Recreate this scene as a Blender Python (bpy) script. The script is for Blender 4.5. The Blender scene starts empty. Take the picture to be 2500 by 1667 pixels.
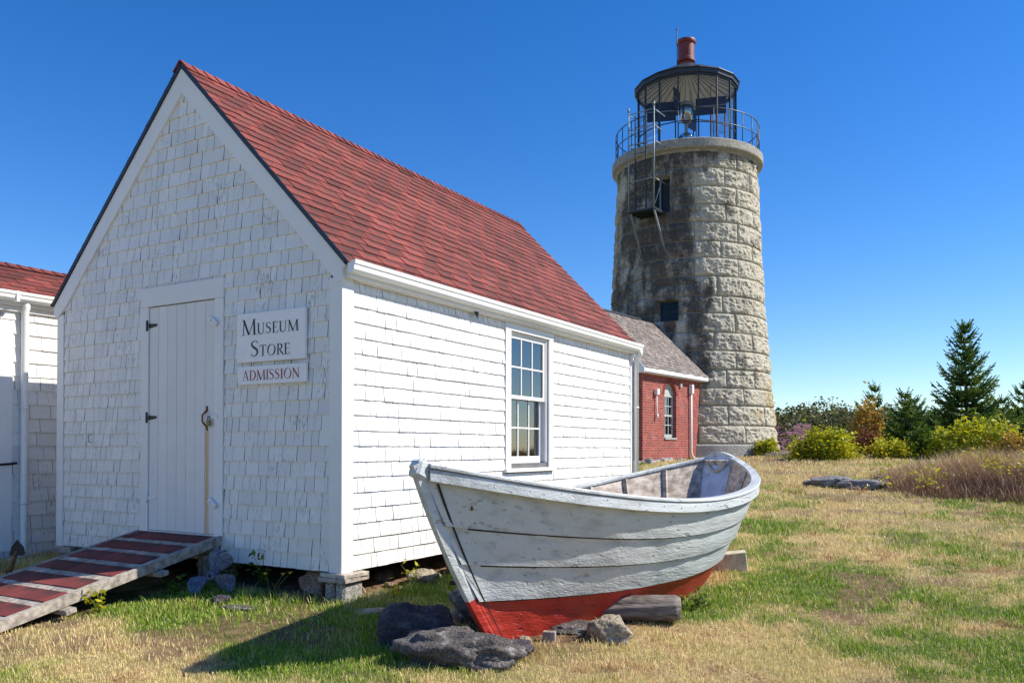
import bpy, math, random
import numpy as np
from mathutils import Vector, Matrix
random.seed(7)
rng = np.random.default_rng(7)
R_ = math.radians
scene = bpy.context.scene
COL = scene.collection

# ------------------------------------------------------------------ camera
CAM = np.array([4.91596, -5.47690, 1.07855])
FW = np.array([-0.50338, 0.86399, 0.01165]); RT = np.array([0.86405, 0.50341, 0.00059]); UP = np.cross(RT, FW)
cd = bpy.data.cameras.new("camera"); co = bpy.data.objects.new("camera", cd); COL.objects.link(co)
cd.sensor_width = 36.0; cd.lens = 2011.66 / 2500 * 36; cd.shift_y = (1072.6 - 833.5) / 2500
cd.clip_start = 0.05; cd.clip_end = 8000
m = Matrix((RT, UP, -FW)).transposed().to_4x4(); m.translation = Vector(CAM)
co.matrix_world = m
scene.camera = co
Rh = np.array([0.86405, 0.50341]); Fh = np.array([-0.50341, 0.86405])     # flat right / forward of the photograph

# ------------------------------------------------------------------ light
SUN_EL, SUN_DX, SUN_DY = 42.0, 0.855, 0.519
w = bpy.data.worlds.new("World"); scene.world = w; w.use_nodes = True
nt = w.node_tree; nt.nodes.clear()
sky = nt.nodes.new("ShaderNodeTexSky"); sky.sky_type = 'NISHITA'; sky.sun_disc = False
sky.sun_elevation = R_(SUN_EL); sky.sun_rotation = math.atan2(SUN_DX, SUN_DY)
sky.air_density = 1.0; sky.dust_density = 0.05; sky.ozone_density = 5.0; sky.altitude = 100
hsv = nt.nodes.new("ShaderNodeHueSaturation"); hsv.inputs["Saturation"].default_value = 1.30; hsv.inputs["Hue"].default_value = 0.510
bg = nt.nodes.new("ShaderNodeBackground"); bg.inputs[1].default_value = 0.108
wo = nt.nodes.new("ShaderNodeOutputWorld")
nt.links.new(sky.outputs[0], hsv.inputs["Color"]); nt.links.new(hsv.outputs[0], bg.inputs[0]); nt.links.new(bg.outputs[0], wo.inputs[0])
sl = bpy.data.lights.new("sun", 'SUN'); sl.energy = 4.5; sl.angle = R_(0.5); sl.color = (1.0, 0.93, 0.80)
so = bpy.data.objects.new("sun", sl); COL.objects.link(so)
ce = math.cos(R_(SUN_EL)); nn = math.hypot(SUN_DX, SUN_DY)
so.rotation_euler = Vector((SUN_DX/nn*ce, SUN_DY/nn*ce, math.sin(R_(SUN_EL)))).to_track_quat('Z', 'Y').to_euler()
so.location = (20, 20, 30)
vs = scene.view_settings
vs.view_transform = 'Standard'; vs.look = 'None'; vs.gamma = 1.0; vs.use_curve_mapping = False; vs.exposure = 0.68

# ------------------------------------------------------------------ noise
def vnoise(x, y, z, seed=0):
    xi = np.floor(x).astype(np.int64); yi = np.floor(y).astype(np.int64); zi = np.floor(z).astype(np.int64)
    fx, fy, fz = x-xi, y-yi, z-zi
    fx = fx*fx*(3-2*fx); fy = fy*fy*(3-2*fy); fz = fz*fz*(3-2*fz)
    def h(a, b, c):
        n = (a*374761393 + b*668265263 + c*2147483647 + seed*1274126177) & 0x7fffffff
        n = ((n ^ (n >> 13))*1274126177) & 0x7fffffff
        return ((n ^ (n >> 16)) & 0xffff)/65535.0
    r = 0
    for dx in (0, 1):
        for dy in (0, 1):
            for dz in (0, 1):
                r = r + h(xi+dx, yi+dy, zi+dz)*(fx if dx else 1-fx)*(fy if dy else 1-fy)*(fz if dz else 1-fz)
    return r
def fbm(x, y, z, o=4, seed=0):
    r = 0; a = 0.5; s = 0
    for i in range(o):
        r = r + a*vnoise(x*2**i, y*2**i, z*2**i, seed+i*17); s += a; a *= 0.5
    return r/s

# ------------------------------------------------------------------ materials
def new_mat(name):
    mt = bpy.data.materials.new(name); mt.use_nodes = True
    t = mt.node_tree; b = t.nodes["Principled BSDF"]
    return mt, t, b
def N(t, typ, **kw):
    n = t.nodes.new(typ)
    for k, v in kw.items():
        if k in ('operation', 'blend_type', 'data_type', 'noise_dimensions', 'attribute_name', 'feature', 'offset', 'squash', 'offset_frequency', 'distance', 'bands_direction', 'wave_type'):
            setattr(n, k, v)
        else:
            n.inputs[k.replace('_', ' ')].default_value = v
    return n
def lk(t, a, b): t.links.new(a, b)
def coords(t, scale=(1, 1, 1), rot=(0, 0, 0)):
    tc = t.nodes.new("ShaderNodeTexCoord"); mp = t.nodes.new("ShaderNodeMapping")
    mp.inputs["Scale"].default_value = scale; mp.inputs["Rotation"].default_value = rot
    lk(t, tc.outputs["Object"], mp.inputs[0]); return mp.outputs[0]
def noise(t, vec, scale, detail=4, rough=0.6):
    n = N(t, "ShaderNodeTexNoise", Scale=scale, Detail=detail, Roughness=rough); lk(t, vec, n.inputs["Vector"]); return n.outputs["Fac"]
def ramp(t, fac, stops):
    r = t.nodes.new("ShaderNodeValToRGB"); e = r.color_ramp.elements
    while len(e) < len(stops): e.new(0.5)
    for i, (p, c) in enumerate(stops):
        e[i].position = p; e[i].color = (c[0], c[1], c[2], 1) if hasattr(c, '__len__') else (c, c, c, 1)
    lk(t, fac, r.inputs[0]); return r.outputs["Color"]
def mix(t, fac, a, b, blend='MIX'):
    n = t.nodes.new("ShaderNodeMix"); n.data_type = 'RGBA'; n.blend_type = blend
    ins = [s for s in n.inputs if s.type == 'RGBA']
    for s, v in ((n.inputs[0], fac), (ins[0], a), (ins[1], b)):
        if hasattr(v, 'is_linked'): lk(t, v, s)
        else: s.default_value = v if not hasattr(v, '__len__') else (*v[:3], 1)
    return [o for o in n.outputs if o.type == 'RGBA'][0]
def bump(t, b, h, strength=0.4, dist=0.01):
    n = N(t, "ShaderNodeBump", Strength=strength, Distance=dist); lk(t, h, n.inputs["Height"]); lk(t, n.outputs[0], b.inputs["Normal"]); return n
def attr(t, name):
    n = t.nodes.new("ShaderNodeAttribute"); n.attribute_name = name; return n
def mathn(t, op, a, b=0.0):
    n = t.nodes.new("ShaderNodeMath"); n.operation = op
    for s, v in ((n.inputs[0], a), (n.inputs[1], b)):
        if hasattr(v, 'is_linked'): lk(t, v, s)
        else: s.default_value = v
    return n.outputs[0]

def m_simple(name, c, rough=0.6, metal=0.0, var=0.15, scale=8, bmp=0.0, bscale=60):
    mt, t, b = new_mat(name); v = coords(t)
    f = noise(t, v, scale)
    dark = [x*(1-var) for x in c]; lite = [min(1, x*(1+var)) for x in c]
    lk(t, ramp(t, f, [(0.3, dark), (0.7, lite)]), b.inputs["Base Color"])
    b.inputs["Roughness"].default_value = rough; b.inputs["Metallic"].default_value = metal
    if bmp: bump(t, b, noise(t, v, bscale, 6), bmp, 0.01)
    return mt

def m_paint(name, c=(0.84, 0.82, 0.79), peel=0.5, wood=(0.33, 0.31, 0.29), island=0.06, stretch=(1, 1, 0.18), grain=0.25, rust=None):
    """white paint on wood with chips, dirt and a different tone on every board"""
    mt, t, b = new_mat(name)
    v = coords(t); vg = coords(t, stretch)
    base = ramp(t, noise(t, v, 2.2, 5), [(0.3, [x*0.94 for x in c]), (0.7, c)])
    g = t.nodes.new("ShaderNodeNewGeometry")
    base = mix(t, 1.0, base, ramp(t, g.outputs["Random Per Island"], [(0, 1-island*2), (1, 1.0)]), 'MULTIPLY')
    chips = noise(t, vg, 75, 4, 0.7); area = noise(t, v, 3.0, 3)
    k = mathn(t, 'ADD', chips, mathn(t, 'MULTIPLY', area, 0.45))
    k = mathn(t, 'ADD', k, mathn(t, 'MULTIPLY', g.outputs["Random Per Island"], 0.05))
    th = 0.97 - 0.12*peel
    f = ramp(t, k, [(th, 0), (th+0.05, 1)])
    col = mix(t, mathn(t, 'MULTIPLY', f, 0.75), base, wood)
    if rust:
        x0, z1, wd = rust                              # a rust run below the handle, in the door's own coordinates
        sp = t.nodes.new("ShaderNodeSeparateXYZ"); lk(t, v, sp.inputs[0])
        wob = mathn(t, 'MULTIPLY', mathn(t, 'SUBTRACT', noise(t, v, 6, 2), 0.5), 0.02)
        d = mathn(t, 'ABSOLUTE', mathn(t, 'ADD', mathn(t, 'SUBTRACT', sp.outputs[0], x0), wob))
        s = ramp(t, mathn(t, 'DIVIDE', d, wd), [(0.35, 1), (1.0, 0)])
        below = ramp(t, mathn(t, 'MULTIPLY', mathn(t, 'SUBTRACT', z1, sp.outputs[2]), 10.0), [(0, 0), (0.3, 1)])
        fade = ramp(t, noise(t, coords(t, (60, 60, 2)), 1, 3), [(0.25, 0.35), (0.7, 1)])
        sf = mathn(t, 'MULTIPLY', mathn(t, 'MULTIPLY', s, below), fade)
        col = mix(t, mathn(t, 'MULTIPLY', sf, 0.95), col, (0.62, 0.29, 0.055))
    lk(t, col, b.inputs["Base Color"]); b.inputs["Roughness"].default_value = 0.62
    h = mathn(t, 'SUBTRACT', noise(t, vg, 120, 4), mathn(t, 'MULTIPLY', f, 0.5))
    bump(t, b, h, grain, 0.004)
    return mt

def m_roof(name, c0, c1, shade, gran=300):
    """asphalt shingles: granules, tone per tab, printed dark band along the upper part of each tab"""
    mt, t, b = new_mat(name); v = coords(t)
    a = attr(t, "tuv"); sp = t.nodes.new("ShaderNodeSeparateXYZ"); lk(t, a.outputs["Vector"], sp.inputs[0])
    col = ramp(t, sp.outputs[2], [(0, c0), (1, c1)])
    g = noise(t, v, gran, 3, 0.8)
    col = mix(t, 0.75, col, ramp(t, g, [(0.32, 0.3), (0.52, 0.9), (0.72, 1.8)]), 'MULTIPLY')
    bx = ramp(t, mathn(t, 'ADD', sp.outputs[0], mathn(t, 'MULTIPLY', noise(t, v, 9, 3), 0.3)), [(0.45, 0), (0.65, 1)])
    by = ramp(t, mathn(t, 'ADD', sp.outputs[1], mathn(t, 'MULTIPLY', noise(t, v, 25, 3), 0.25)), [(0.62, 0), (0.9, 1)])
    col = mix(t, mathn(t, 'MULTIPLY', mathn(t, 'MULTIPLY', bx, by), 0.75), col, shade)
    col = mix(t, 0.8, col, ramp(t, noise(t, v, 1.3, 5, .7), [(0.3, 0.62), (0.7, 1.3)]), 'MULTIPLY')
    lk(t, col, b.inputs["Base Color"]); b.inputs["Roughness"].default_value = 0.9
    bump(t, b, g, 0.6, 0.004)
    return mt

def m_wood(name, c0, c1, stretch=(1, 1, 1), scale=14, crack=0.5, rough=0.85, island=0.3):
    mt, t, b = new_mat(name); v = coords(t, stretch)
    f = noise(t, v, scale, 8, 0.65)
    col = ramp(t, f, [(0.25, [x*0.35 for x in c0]), (0.42, c0), (0.62, c1), (0.8, [min(1, x*1.15) for x in c1])])
    g = t.nodes.new("ShaderNodeNewGeometry")
    col = mix(t, 1.0, col, ramp(t, g.outputs["Random Per Island"], [(0, 1-island), (1, 1+island*0.4)]), 'MULTIPLY')
    lk(t, col, b.inputs["Base Color"]); b.inputs["Roughness"].default_value = rough
    bump(t, b, f, crack, 0.012); return mt

def m_rock(name, c0, c1, lichen=(0.5, 0.5, 0.47), la=0.35, scale=5):
    mt, t, b = new_mat(name); v = coords(t)
    f = noise(t, v, scale, 8, 0.65)
    col = ramp(t, f, [(0.3, c0), (0.7, c1)])
    sp = noise(t, v, 55, 3, 0.7)
    col = mix(t, 0.8, col, ramp(t, sp, [(0.33, 0.3), (0.52, 0.95), (0.68, 1.9)]), 'MULTIPLY')
    l = ramp(t, noise(t, v, 9, 6, 0.7), [(0.56, 0), (0.64, 1)])
    col = mix(t, mathn(t, 'MULTIPLY', l, la), col, lichen)
    lk(t, col, b.inputs["Base Color"]); b.inputs["Roughness"].default_value = 0.85
    bump(t, b, mathn(t, 'ADD', f, mathn(t, 'MULTIPLY', sp, 0.55)), 1.0, 0.04); return mt

def m_leaf(name, stops, rough=0.55, trans=0.42):
    mt, t, b = new_mat(name); a = attr(t, "tint")
    c = ramp(t, a.outputs["Fac"], stops)
    lk(t, c, b.inputs["Base Color"]); b.inputs["Roughness"].default_value = rough
    if trans:
        tr = t.nodes.new("ShaderNodeBsdfTranslucent"); lk(t, c, tr.inputs[0])
        ms = t.nodes.new("ShaderNodeMixShader"); ms.inputs[0].default_value = trans
        o = t.nodes["Material Output"]; lk(t, b.outputs[0], ms.inputs[1]); lk(t, tr.outputs[0], ms.inputs[2]); lk(t, ms.outputs[0], o.inputs[0])
    return mt

def m_glass(name, tint=(0.9, 0.95, 1.0), refl=0.12, fk=1.0):
    mt, t, b = new_mat(name); o = t.nodes["Material Output"]
    t.nodes.remove(b)
    tr = t.nodes.new("ShaderNodeBsdfTransparent"); tr.inputs[0].default_value = (*tint, 1)
    gl = t.nodes.new("ShaderNodeBsdfGlossy"); gl.inputs["Roughness"].default_value = 0.02
    ly = t.nodes.new("ShaderNodeLayerWeight"); ly.inputs[0].default_value = 0.35
    f = mathn(t, 'ADD', mathn(t, 'MULTIPLY', ly.outputs["Fresnel"], fk), refl)
    bn = N(t, "ShaderNodeBump", Strength=0.05, Distance=0.02); lk(t, noise(t, coords(t), 3, 2), bn.inputs["Height"]); lk(t, bn.outputs[0], gl.inputs["Normal"])
    ms = t.nodes.new("ShaderNodeMixShader"); lk(t, f, ms.inputs[0]); lk(t, tr.outputs[0], ms.inputs[1]); lk(t, gl.outputs[0], ms.inputs[2]); lk(t, ms.outputs[0], o.inputs[0])
    return mt

M = {}
M['shingle'] = m_paint('white_shingle_paint', peel=0.95)
M['trim'] = m_paint('white_trim_paint', (0.84, 0.82, 0.80), peel=0.12, island=0.02)
M['door'] = m_paint('white_door_paint', (0.82, 0.79, 0.76), peel=0.2, island=0.03, rust=(0.3755, 1.52, 0.042))
M['gap'] = m_simple('grey_backing_boards', (0.13, 0.13, 0.13), 0.9)
M['gutter'] = m_simple('white_gutter_enamel', (0.82, 0.82, 0.80), 0.35, var=0.04, scale=3)
M['redroof'] = m_roof('red_asphalt_shingle', (0.135, 0.027, 0.021), (0.27, 0.058, 0.044), (0.045, 0.024, 0.022), 130)
M['drip'] = m_simple('dark_drip_edge', (0.018, 0.022, 0.032), 0.45)
M['greyroof'] = m_wood('grey_wood_roof_shingle', (0.15, 0.125, 0.115), (0.31, 0.265, 0.245), (1, 1, 1), 12, 0.4, island=0.45)
M['concrete'] = m_rock('concrete', (0.30, 0.29, 0.28), (0.46, 0.45, 0.43), la=0.1, scale=12)
M['black'] = m_simple('black_iron', (0.02, 0.021, 0.024), 0.5, 0.4)
M['rust'] = m_simple('rusty_iron', (0.22, 0.085, 0.025), 0.75, 0.2, var=0.6, scale=40, bmp=0.4)
M['brass'] = m_simple('old_brass', (0.16, 0.12, 0.05), 0.4, 0.8)
M['sign'] = m_simple('white_sign_board', (0.86, 0.83, 0.82), 0.5, var=0.03, scale=20)
M['ink'] = m_simple('black_sign_letter', (0.012, 0.012, 0.015), 0.5)
M['redink'] = m_simple('dark_red_sign_letter', (0.30, 0.010, 0.018), 0.5)
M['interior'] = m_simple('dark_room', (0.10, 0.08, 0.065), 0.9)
M['glass'] = m_glass('window_glass', (0.62, 0.72, 0.85), 0.16)
M['lglass'] = m_glass('lantern_glass', (0.99, 0.99, 1.0), 0.01, .35)
M['deck'] = m_wood('weathered_deck_wood', (0.30, 0.26, 0.22), (0.55, 0.49, 0.42), (1, 1, 1), 16, 0.4, island=0.35)
M['rampred'] = m_roof('red_ramp_shingle', (0.13, 0.022, 0.022), (0.22, 0.036, 0.034), (0.035, 0.018, 0.018), 350)
M['propeller'] = m_rock('dark_weathered_bronze', (0.09, 0.11, 0.18), (0.24, 0.27, 0.36), (0.34, 0.33, 0.30), 0.35, 6)
M['boardred'] = m_simple('old_red_brown_board', (0.10, 0.03, 0.025), 0.8, var=0.4)
M['darkiron'] = m_simple('dark_painted_iron', (0.035, 0.05, 0.06), 0.45, 0.3, var=0.3)
M['greyiron'] = m_simple('galvanised_grey_iron', (0.20, 0.25, 0.27), 0.45, 0.3, var=0.3)
M['ventred'] = m_simple('dark_red_vent_paint', (0.17, 0.03, 0.025), 0.55, var=0.3, scale=6)
M['ceiling'] = m_simple('pale_lantern_ceiling', (0.84, 0.86, 0.85), 0.7, var=0.04)
M['panel'] = m_simple('dark_blue_panel', (0.008, 0.010, 0.03), 0.5)
M['lens'] = m_glass('beacon_lens', (0.6, 0.8, 0.85), 0.25)
M['bluegrey'] = m_simple('blue_grey_flashing', (0.05, 0.065, 0.10), 0.5, var=0.3)

# ------------------------------------------------------------------ mesh building
WL = {}                                                    # world origin of every object that parents others
class MB:
    def __init__(s): s.V = []; s.F = []; s.MI = []; s.S = []; s.A = []; s.n = 0
    def add(s, vs, fs, mi=0, smooth=False, at=None):
        o = s.n; s.V.extend([tuple(map(float, v)) for v in vs]); s.n += len(vs)
        s.A.extend(at if at is not None else [(0, 0, 0.5)]*len(vs))
        for f in fs: s.F.append(tuple(i+o for i in f)); s.MI.append(mi); s.S.append(smooth)
    def box(s, p0, p1, mi=0, bev=0):
        x0, y0, z0 = [min(a, b) for a, b in zip(p0, p1)]; x1, y1, z1 = [max(a, b) for a, b in zip(p0, p1)]
        s.obox([(x0+x1)/2, (y0+y1)/2, (z0+z1)/2], (1, 0, 0), (0, 1, 0), (0, 0, 1), (x1-x0)/2, (y1-y0)/2, (z1-z0)/2, mi, bev)
    def obox(s, c, ax, ay, az, hx, hy, hz, mi=0, bev=0.0):
        c, ax, ay, az = [np.array(q, float) for q in (c, ax, ay, az)]
        bev = min(bev, hx*.45, hy*.45, hz*.45)
        if bev <= 0:
            vs = [c+ax*hx*i+ay*hy*j+az*hz*k for k in (-1, 1) for j in (-1, 1) for i in (-1, 1)]
            s.add(vs, [(0, 2, 3, 1), (4, 5, 7, 6), (0, 1, 5, 4), (2, 6, 7, 3), (0, 4, 6, 2), (1, 3, 7, 5)], mi); return
        h = (hx, hy, hz); A = (ax, ay, az); vs = []; idx = {}
        for k in (-1, 1):
            for j in (-1, 1):
                for i in (-1, 1):
                    sg = (i, j, k)
                    for d in range(3):
                        p = c.copy()
                        for e in range(3): p = p+A[e]*sg[e]*(h[e] if e == d else h[e]-bev)
                        idx[(sg, d)] = len(vs); vs.append(p)
        fs = []
        for d in range(3):
            e, f = (d+1) % 3, (d+2) % 3
            for sd in (-1, 1):
                q = []
                for a, b in ((-1, -1), (1, -1), (1, 1), (-1, 1)):
                    sg = [0, 0, 0]; sg[d] = sd; sg[e] = a; sg[f] = b; q.append(idx[(tuple(sg), d)])
                fs.append(tuple(q if sd > 0 else q[::-1]))
        for d in range(3):                                 # bevel strips
            e, f = (d+1) % 3, (d+2) % 3
            for a in (-1, 1):
                for b in (-1, 1):
                    s1 = [0]*3; s1[d] = -1; s1[e] = a; s1[f] = b; s2 = list(s1); s2[d] = 1
                    q = (idx[(tuple(s1), e)], idx[(tuple(s2), e)], idx[(tuple(s2), f)], idx[(tuple(s1), f)])
                    fs.append(q if a*b > 0 else q[::-1])
        for sg in [(i, j, k) for i in (-1, 1) for j in (-1, 1) for k in (-1, 1)]:
            q = tuple(idx[(sg, d)] for d in range(3)); fs.append(q if sg[0]*sg[1]*sg[2] > 0 else q[::-1])
        s.add(vs, fs, mi)
    def beam(s, p, q, w_, h_, up=(0, 0, 1), mi=0, bev=0.0):
        p, q = np.array(p, float), np.array(q, float); a = q-p; L = np.linalg.norm(a); a = a/L
        up = np.array(up, float); sd = np.cross(a, up); sd = sd/np.linalg.norm(sd); u = np.cross(sd, a)
        s.obox((p+q)/2, a, sd, u, L/2, w_/2, h_/2, mi, bev)
    def tube(s, pts, r, n=8, mi=0, smooth=True, cap=True):
        pts = [np.array(p, float) for p in pts]; rs = r if hasattr(r, '__len__') else [r]*len(pts)
        vs = []; ref = None
        for i, p in enumerate(pts):
            d = pts[min(i+1, len(pts)-1)]-pts[max(i-1, 0)]; d = d/(np.linalg.norm(d)+1e-12)
            if ref is None: ref = np.array((0, 0, 1.)) if abs(d[2]) < .9 else np.array((1., 0, 0))
            a = ref-d*(ref@d); a = a/(np.linalg.norm(a)+1e-12); b = np.cross(d, a); ref = a
            for k in range(n):
                th = 2*math.pi*k/n; vs.append(p+rs[i]*(a*math.cos(th)+b*math.sin(th)))
        fs = []
        for i in range(len(pts)-1):
            for k in range(n):
                k2 = (k+1) % n; fs.append((i*n+k, i*n+k2, (i+1)*n+k2, (i+1)*n+k))
        if cap: fs += [tuple(range(n-1, -1, -1)), tuple((len(pts)-1)*n+k for k in range(n))]
        s.add(vs, fs, mi, smooth)
    def lathe(s, prof, c, n=48, mi=0, smooth=False, a0=0.0):
        vs = []; fs = []; c = np.array(c, float)
        for r, z in prof:
            for k in range(n):
                th = a0+2*math.pi*k/n; vs.append((c[0]+r*math.cos(th), c[1]+r*math.sin(th), z))
        for i in range(len(prof)-1):
            for k in range(n):
                k2 = (k+1) % n; fs.append((i*n+k, i*n+k2, (i+1)*n+k2, (i+1)*n+k))
        s.add(vs, fs, mi, smooth)
    def prism(s, poly, O, U, V, W, d0, d1, mi=0):
        """polygon in (U,V) from O, extruded along W from d0 to d1"""
        O, U, V, W = [np.array(q, float) for q in (O, U, V, W)]; n = len(poly)
        vs = [O+U*a+V*b+W*d0 for a, b in poly]+[O+U*a+V*b+W*d1 for a, b in poly]
        fs = [tuple(range(n-1, -1, -1)), tuple(range(n, 2*n))]+[(i, (i+1) % n, n+(i+1) % n, n+i) for i in range(n)]
        s.add(vs, fs, mi)
    def build(s, name, mats, parent=None, origin=None, keep_attr=False):
        if not isinstance(mats, (list, tuple)): mats = [mats]
        o3 = np.array(WL[parent.name] if parent is not None else (origin if origin is not None else (0, 0, 0)), float)
        V = np.array(s.V)-o3
        me = bpy.data.meshes.new(name); me.from_pydata(V.tolist(), [], s.F)
        for mt in mats: me.materials.append(mt)
        me.polygons.foreach_set('material_index', s.MI); me.polygons.foreach_set('use_smooth', s.S)
        if keep_attr:
            at = me.attributes.new("tuv", 'FLOAT_VECTOR', 'POINT'); at.data.foreach_set('vector', np.array(s.A, np.float32).ravel())
        me.update()
        ob = bpy.data.objects.new(name, me); COL.objects.link(ob)
        if parent is not None: ob.parent = parent
        else: ob.location = o3
        WL[ob.name] = tuple(o3)
        return ob

def big_mesh(name, V, F, mat, tint=None, parent=None, origin=(0, 0, 0), smooth=False, fname="tint", mi=None):
    """fast numpy mesh; F is an (n,3) or (n,4) array"""
    o3 = np.array(WL[parent.name] if parent is not None else origin, float)
    me = bpy.data.meshes.new(name); nv, nf, k = len(V), len(F), F.shape[1]
    me.vertices.add(nv); me.vertices.foreach_set('co', (np.asarray(V)-o3).astype(np.float32).ravel())
    me.loops.add(nf*k); me.loops.foreach_set('vertex_index', F.astype(np.int32).ravel())
    me.polygons.add(nf); me.polygons.foreach_set('loop_start', np.arange(nf, dtype=np.int32)*k)
    if smooth: me.polygons.foreach_set('use_smooth', np.ones(nf, bool))
    for mt in (mat if isinstance(mat, (list, tuple)) else [mat]): me.materials.append(mt)
    if mi is not None: me.polygons.foreach_set('material_index', mi.astype(np.int32))
    if tint is not None:
        for nm, arr in (tint.items() if isinstance(tint, dict) else [(fname, tint)]):
            a = me.attributes.new(nm, 'FLOAT', 'POINT'); a.data.foreach_set('value', np.asarray(arr, np.float32))
    me.update(calc_edges=True); me.validate()
    ob = bpy.data.objects.new(name, me); COL.objects.link(ob)
    if parent is not None: ob.parent = parent
    else: ob.location = o3
    WL[ob.name] = tuple(o3)
    return ob

def tag(o, label=None, cat=None, group=None, kind=None):
    if label: o['label'] = label
    if cat: o['category'] = cat
    if group: o['group'] = group
    if kind: o['kind'] = kind
    return o
def thing(name, loc, label, cat, group=None):
    o = bpy.data.objects.new(name, None); COL.objects.link(o); o.location = loc; o.empty_display_size = 0.2
    WL[o.name] = tuple(loc); return tag(o, label, cat, group)

# ------------------------------------------------------------------ ground
def gz(x, y):
    x = np.asarray(x, float); y = np.asarray(y, float)
    z = np.interp(y, [-40, -8, -5.5, -2, 0, 4, 10, 14, 17, 22, 28, 45, 80, 200, 2500], [-1.2, -.5, -.44, -.34, -.26, -.12, .2, .5, .70, .88, .90, .8, .4, -2, -6])
    k = np.clip(1-np.abs(y-1)/9, 0, 1)
    z = z-.05*k*np.clip(x, -1, 4)
    z = z+.03*np.sin(x*.9+1.3)*np.sin(y*.7+.4)*np.clip((np.hypot(x+1, y)-3)/6, 0, 1)
    z = z+.14*np.exp(-(((x-5.6)/3.2)**2+((y-13.0)/2.2)**2))
    z = z-.07*np.exp(-(((x-2.05)/1.0)**2+((y-3.2)/1.3)**2))
    return z
def G(x, y): return float(gz(x, y))
GREEN = [(4.2, 2.7, 1.3, 1.7, .55), (2.9, 6.6, 1.2, 1.2, .25), (1.0, -1.2, .9, .7, .6), (-1.2, -1.05, 2.0, .42, .7), (.4, .3, .5, 1.2, .6), (2.75, 1.7, .4, .9, .6),
         (5.2, .9, .9, .9, .55), (-.5, -2.9, 1.3, .35, .25), (-.8, -.3, 2.5, .4, .3), (3.2, 4.2, .8, .8, .3), (-4.6, -.6, .5, .5, .3),
         (-.2, -1.95, 1.3, .5, -.75), (3.1, .2, 1.0, 1.2, -.65), (4.9, 7.3, 1.6, .8, -.6), (2.0, -2.2, 2.0, .7, -.2), (1.8, 12.5, 3, 3.2, -.35), (3.2, 9.3, 1.2, .8, -.4), (.4, 17, 3, 2.5, -.5)]
def greenness(x, y):
    g = .44+1.7*(fbm(x*.9+7, y*.9+3, x*0, 4, 3)-.5)
    g = g+1.1*(fbm(x*4, y*4, x*0, 3, 9)-.5)
    for cx, cy, sx, sy, a in GREEN: g = g+a*np.exp(-(((x-cx)/sx)**2+((y-cy)/sy)**2))
    return np.clip(g, 0, 1)
def dirtness(x, y):
    d = np.clip((np.minimum(np.minimum(x+4.3, .12-x), np.minimum(y+.30, 6.9-y)))/.25, 0, 1)      # bare soil below the raised store
    d = np.maximum(d, np.exp(-(((x-1.9)/.55)**2+((y-.2)/.75)**2))*1.3)
    d = np.maximum(d, .9*np.exp(-(((x+.3)/2.5)**2+((y-18.5)/2.2)**2)))
    d = np.maximum(d, np.clip((fbm(x*1.3+3, y*1.3, x*0, 4, 13)-.565)*7, 0, .85)*(y > -4))
    for cx, cy, sx, sy, a in ((1.4, 14.2, 1.6, 1.1, .65), (2.9, 10.2, 1.3, .6, .6), (4.8, 7.4, 1.5, .45, .55)): d = np.maximum(d, a*np.exp(-(((x-cx)/sx)**2+((y-cy)/sy)**2))*(.5+fbm(x*2.5, y*2.5, x*0, 3, 19)))
    return np.clip(d, 0, 1)
def axis_vals(lo, a, b, hi, step):
    v = list(np.arange(a, b, step)); s = step
    x = a
    left = []
    while x > lo: s *= 1.25; x -= s; left.append(x)
    s = step; x = v[-1]; right = []
    while x < hi: s *= 1.25; x += s; right.append(x)
    return np.array(left[::-1]+v+right)
gx = axis_vals(-2600, -7, 8, 2600, .06); gy = axis_vals(-2500, -5, 16, 2600, .06)
X, Y = np.meshgrid(gx, gy); Z = gz(X, Y)
near = np.clip(1-np.hypot(X-1, Y-5)/40, 0, 1)
Z = Z+near*(.030*(fbm(X*2.5, Y*2.5, X*0, 3, 1)-.5)+.022*(fbm(X*14, Y*14, X*0, 2, 5)-.5))
nx, ny = len(gx), len(gy)
V = np.stack([X.ravel(), Y.ravel(), Z.ravel()], 1)
i = np.arange((ny-1)*(nx-1)); r_, c_ = i//(nx-1), i % (nx-1); a = r_*nx+c_
F = np.stack([a, a+1, a+nx+1, a+nx], 1)
mt, t, b = new_mat('lawn_soil_and_thatch'); v = coords(t)
ga, da = attr(t, "green"), attr(t, "dirt")
n1 = noise(t, v, 45, 5, 0.75); n2 = noise(t, v, 9, 4, .7)
straw = ramp(t, n1, [(0.28, (.13, .085, .035)), (0.5, (.42, .32, .15)), (0.72, (.70, .58, .31))])
green = ramp(t, n1, [(0.3, (.03, .05, .006)), (0.7, (.13, .19, .03))])
soil = ramp(t, n2, [(0.3, (.06, .032, .018)), (0.7, (.32, .185, .10))])
c = mix(t, ramp(t, mathn(t, 'ADD', ga.outputs["Fac"], mathn(t, 'MULTIPLY', mathn(t, 'SUBTRACT', n2, .5), .8)), [(.3, 0), (.75, 1)]), straw, green)
c = mix(t, da.outputs["Fac"], c, soil)
lk(t, c, b.inputs["Base Color"]); b.inputs["Roughness"].default_value = 1.0; bump(t, b, n1, .8, .03)
M['ground'] = mt
go = big_mesh('ground', V, F, mt, {'green': greenness(V[:, 0], V[:, 1]), 'dirt': dirtness(V[:, 0], V[:, 1])}, smooth=True)
tag(go, kind='structure')

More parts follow.
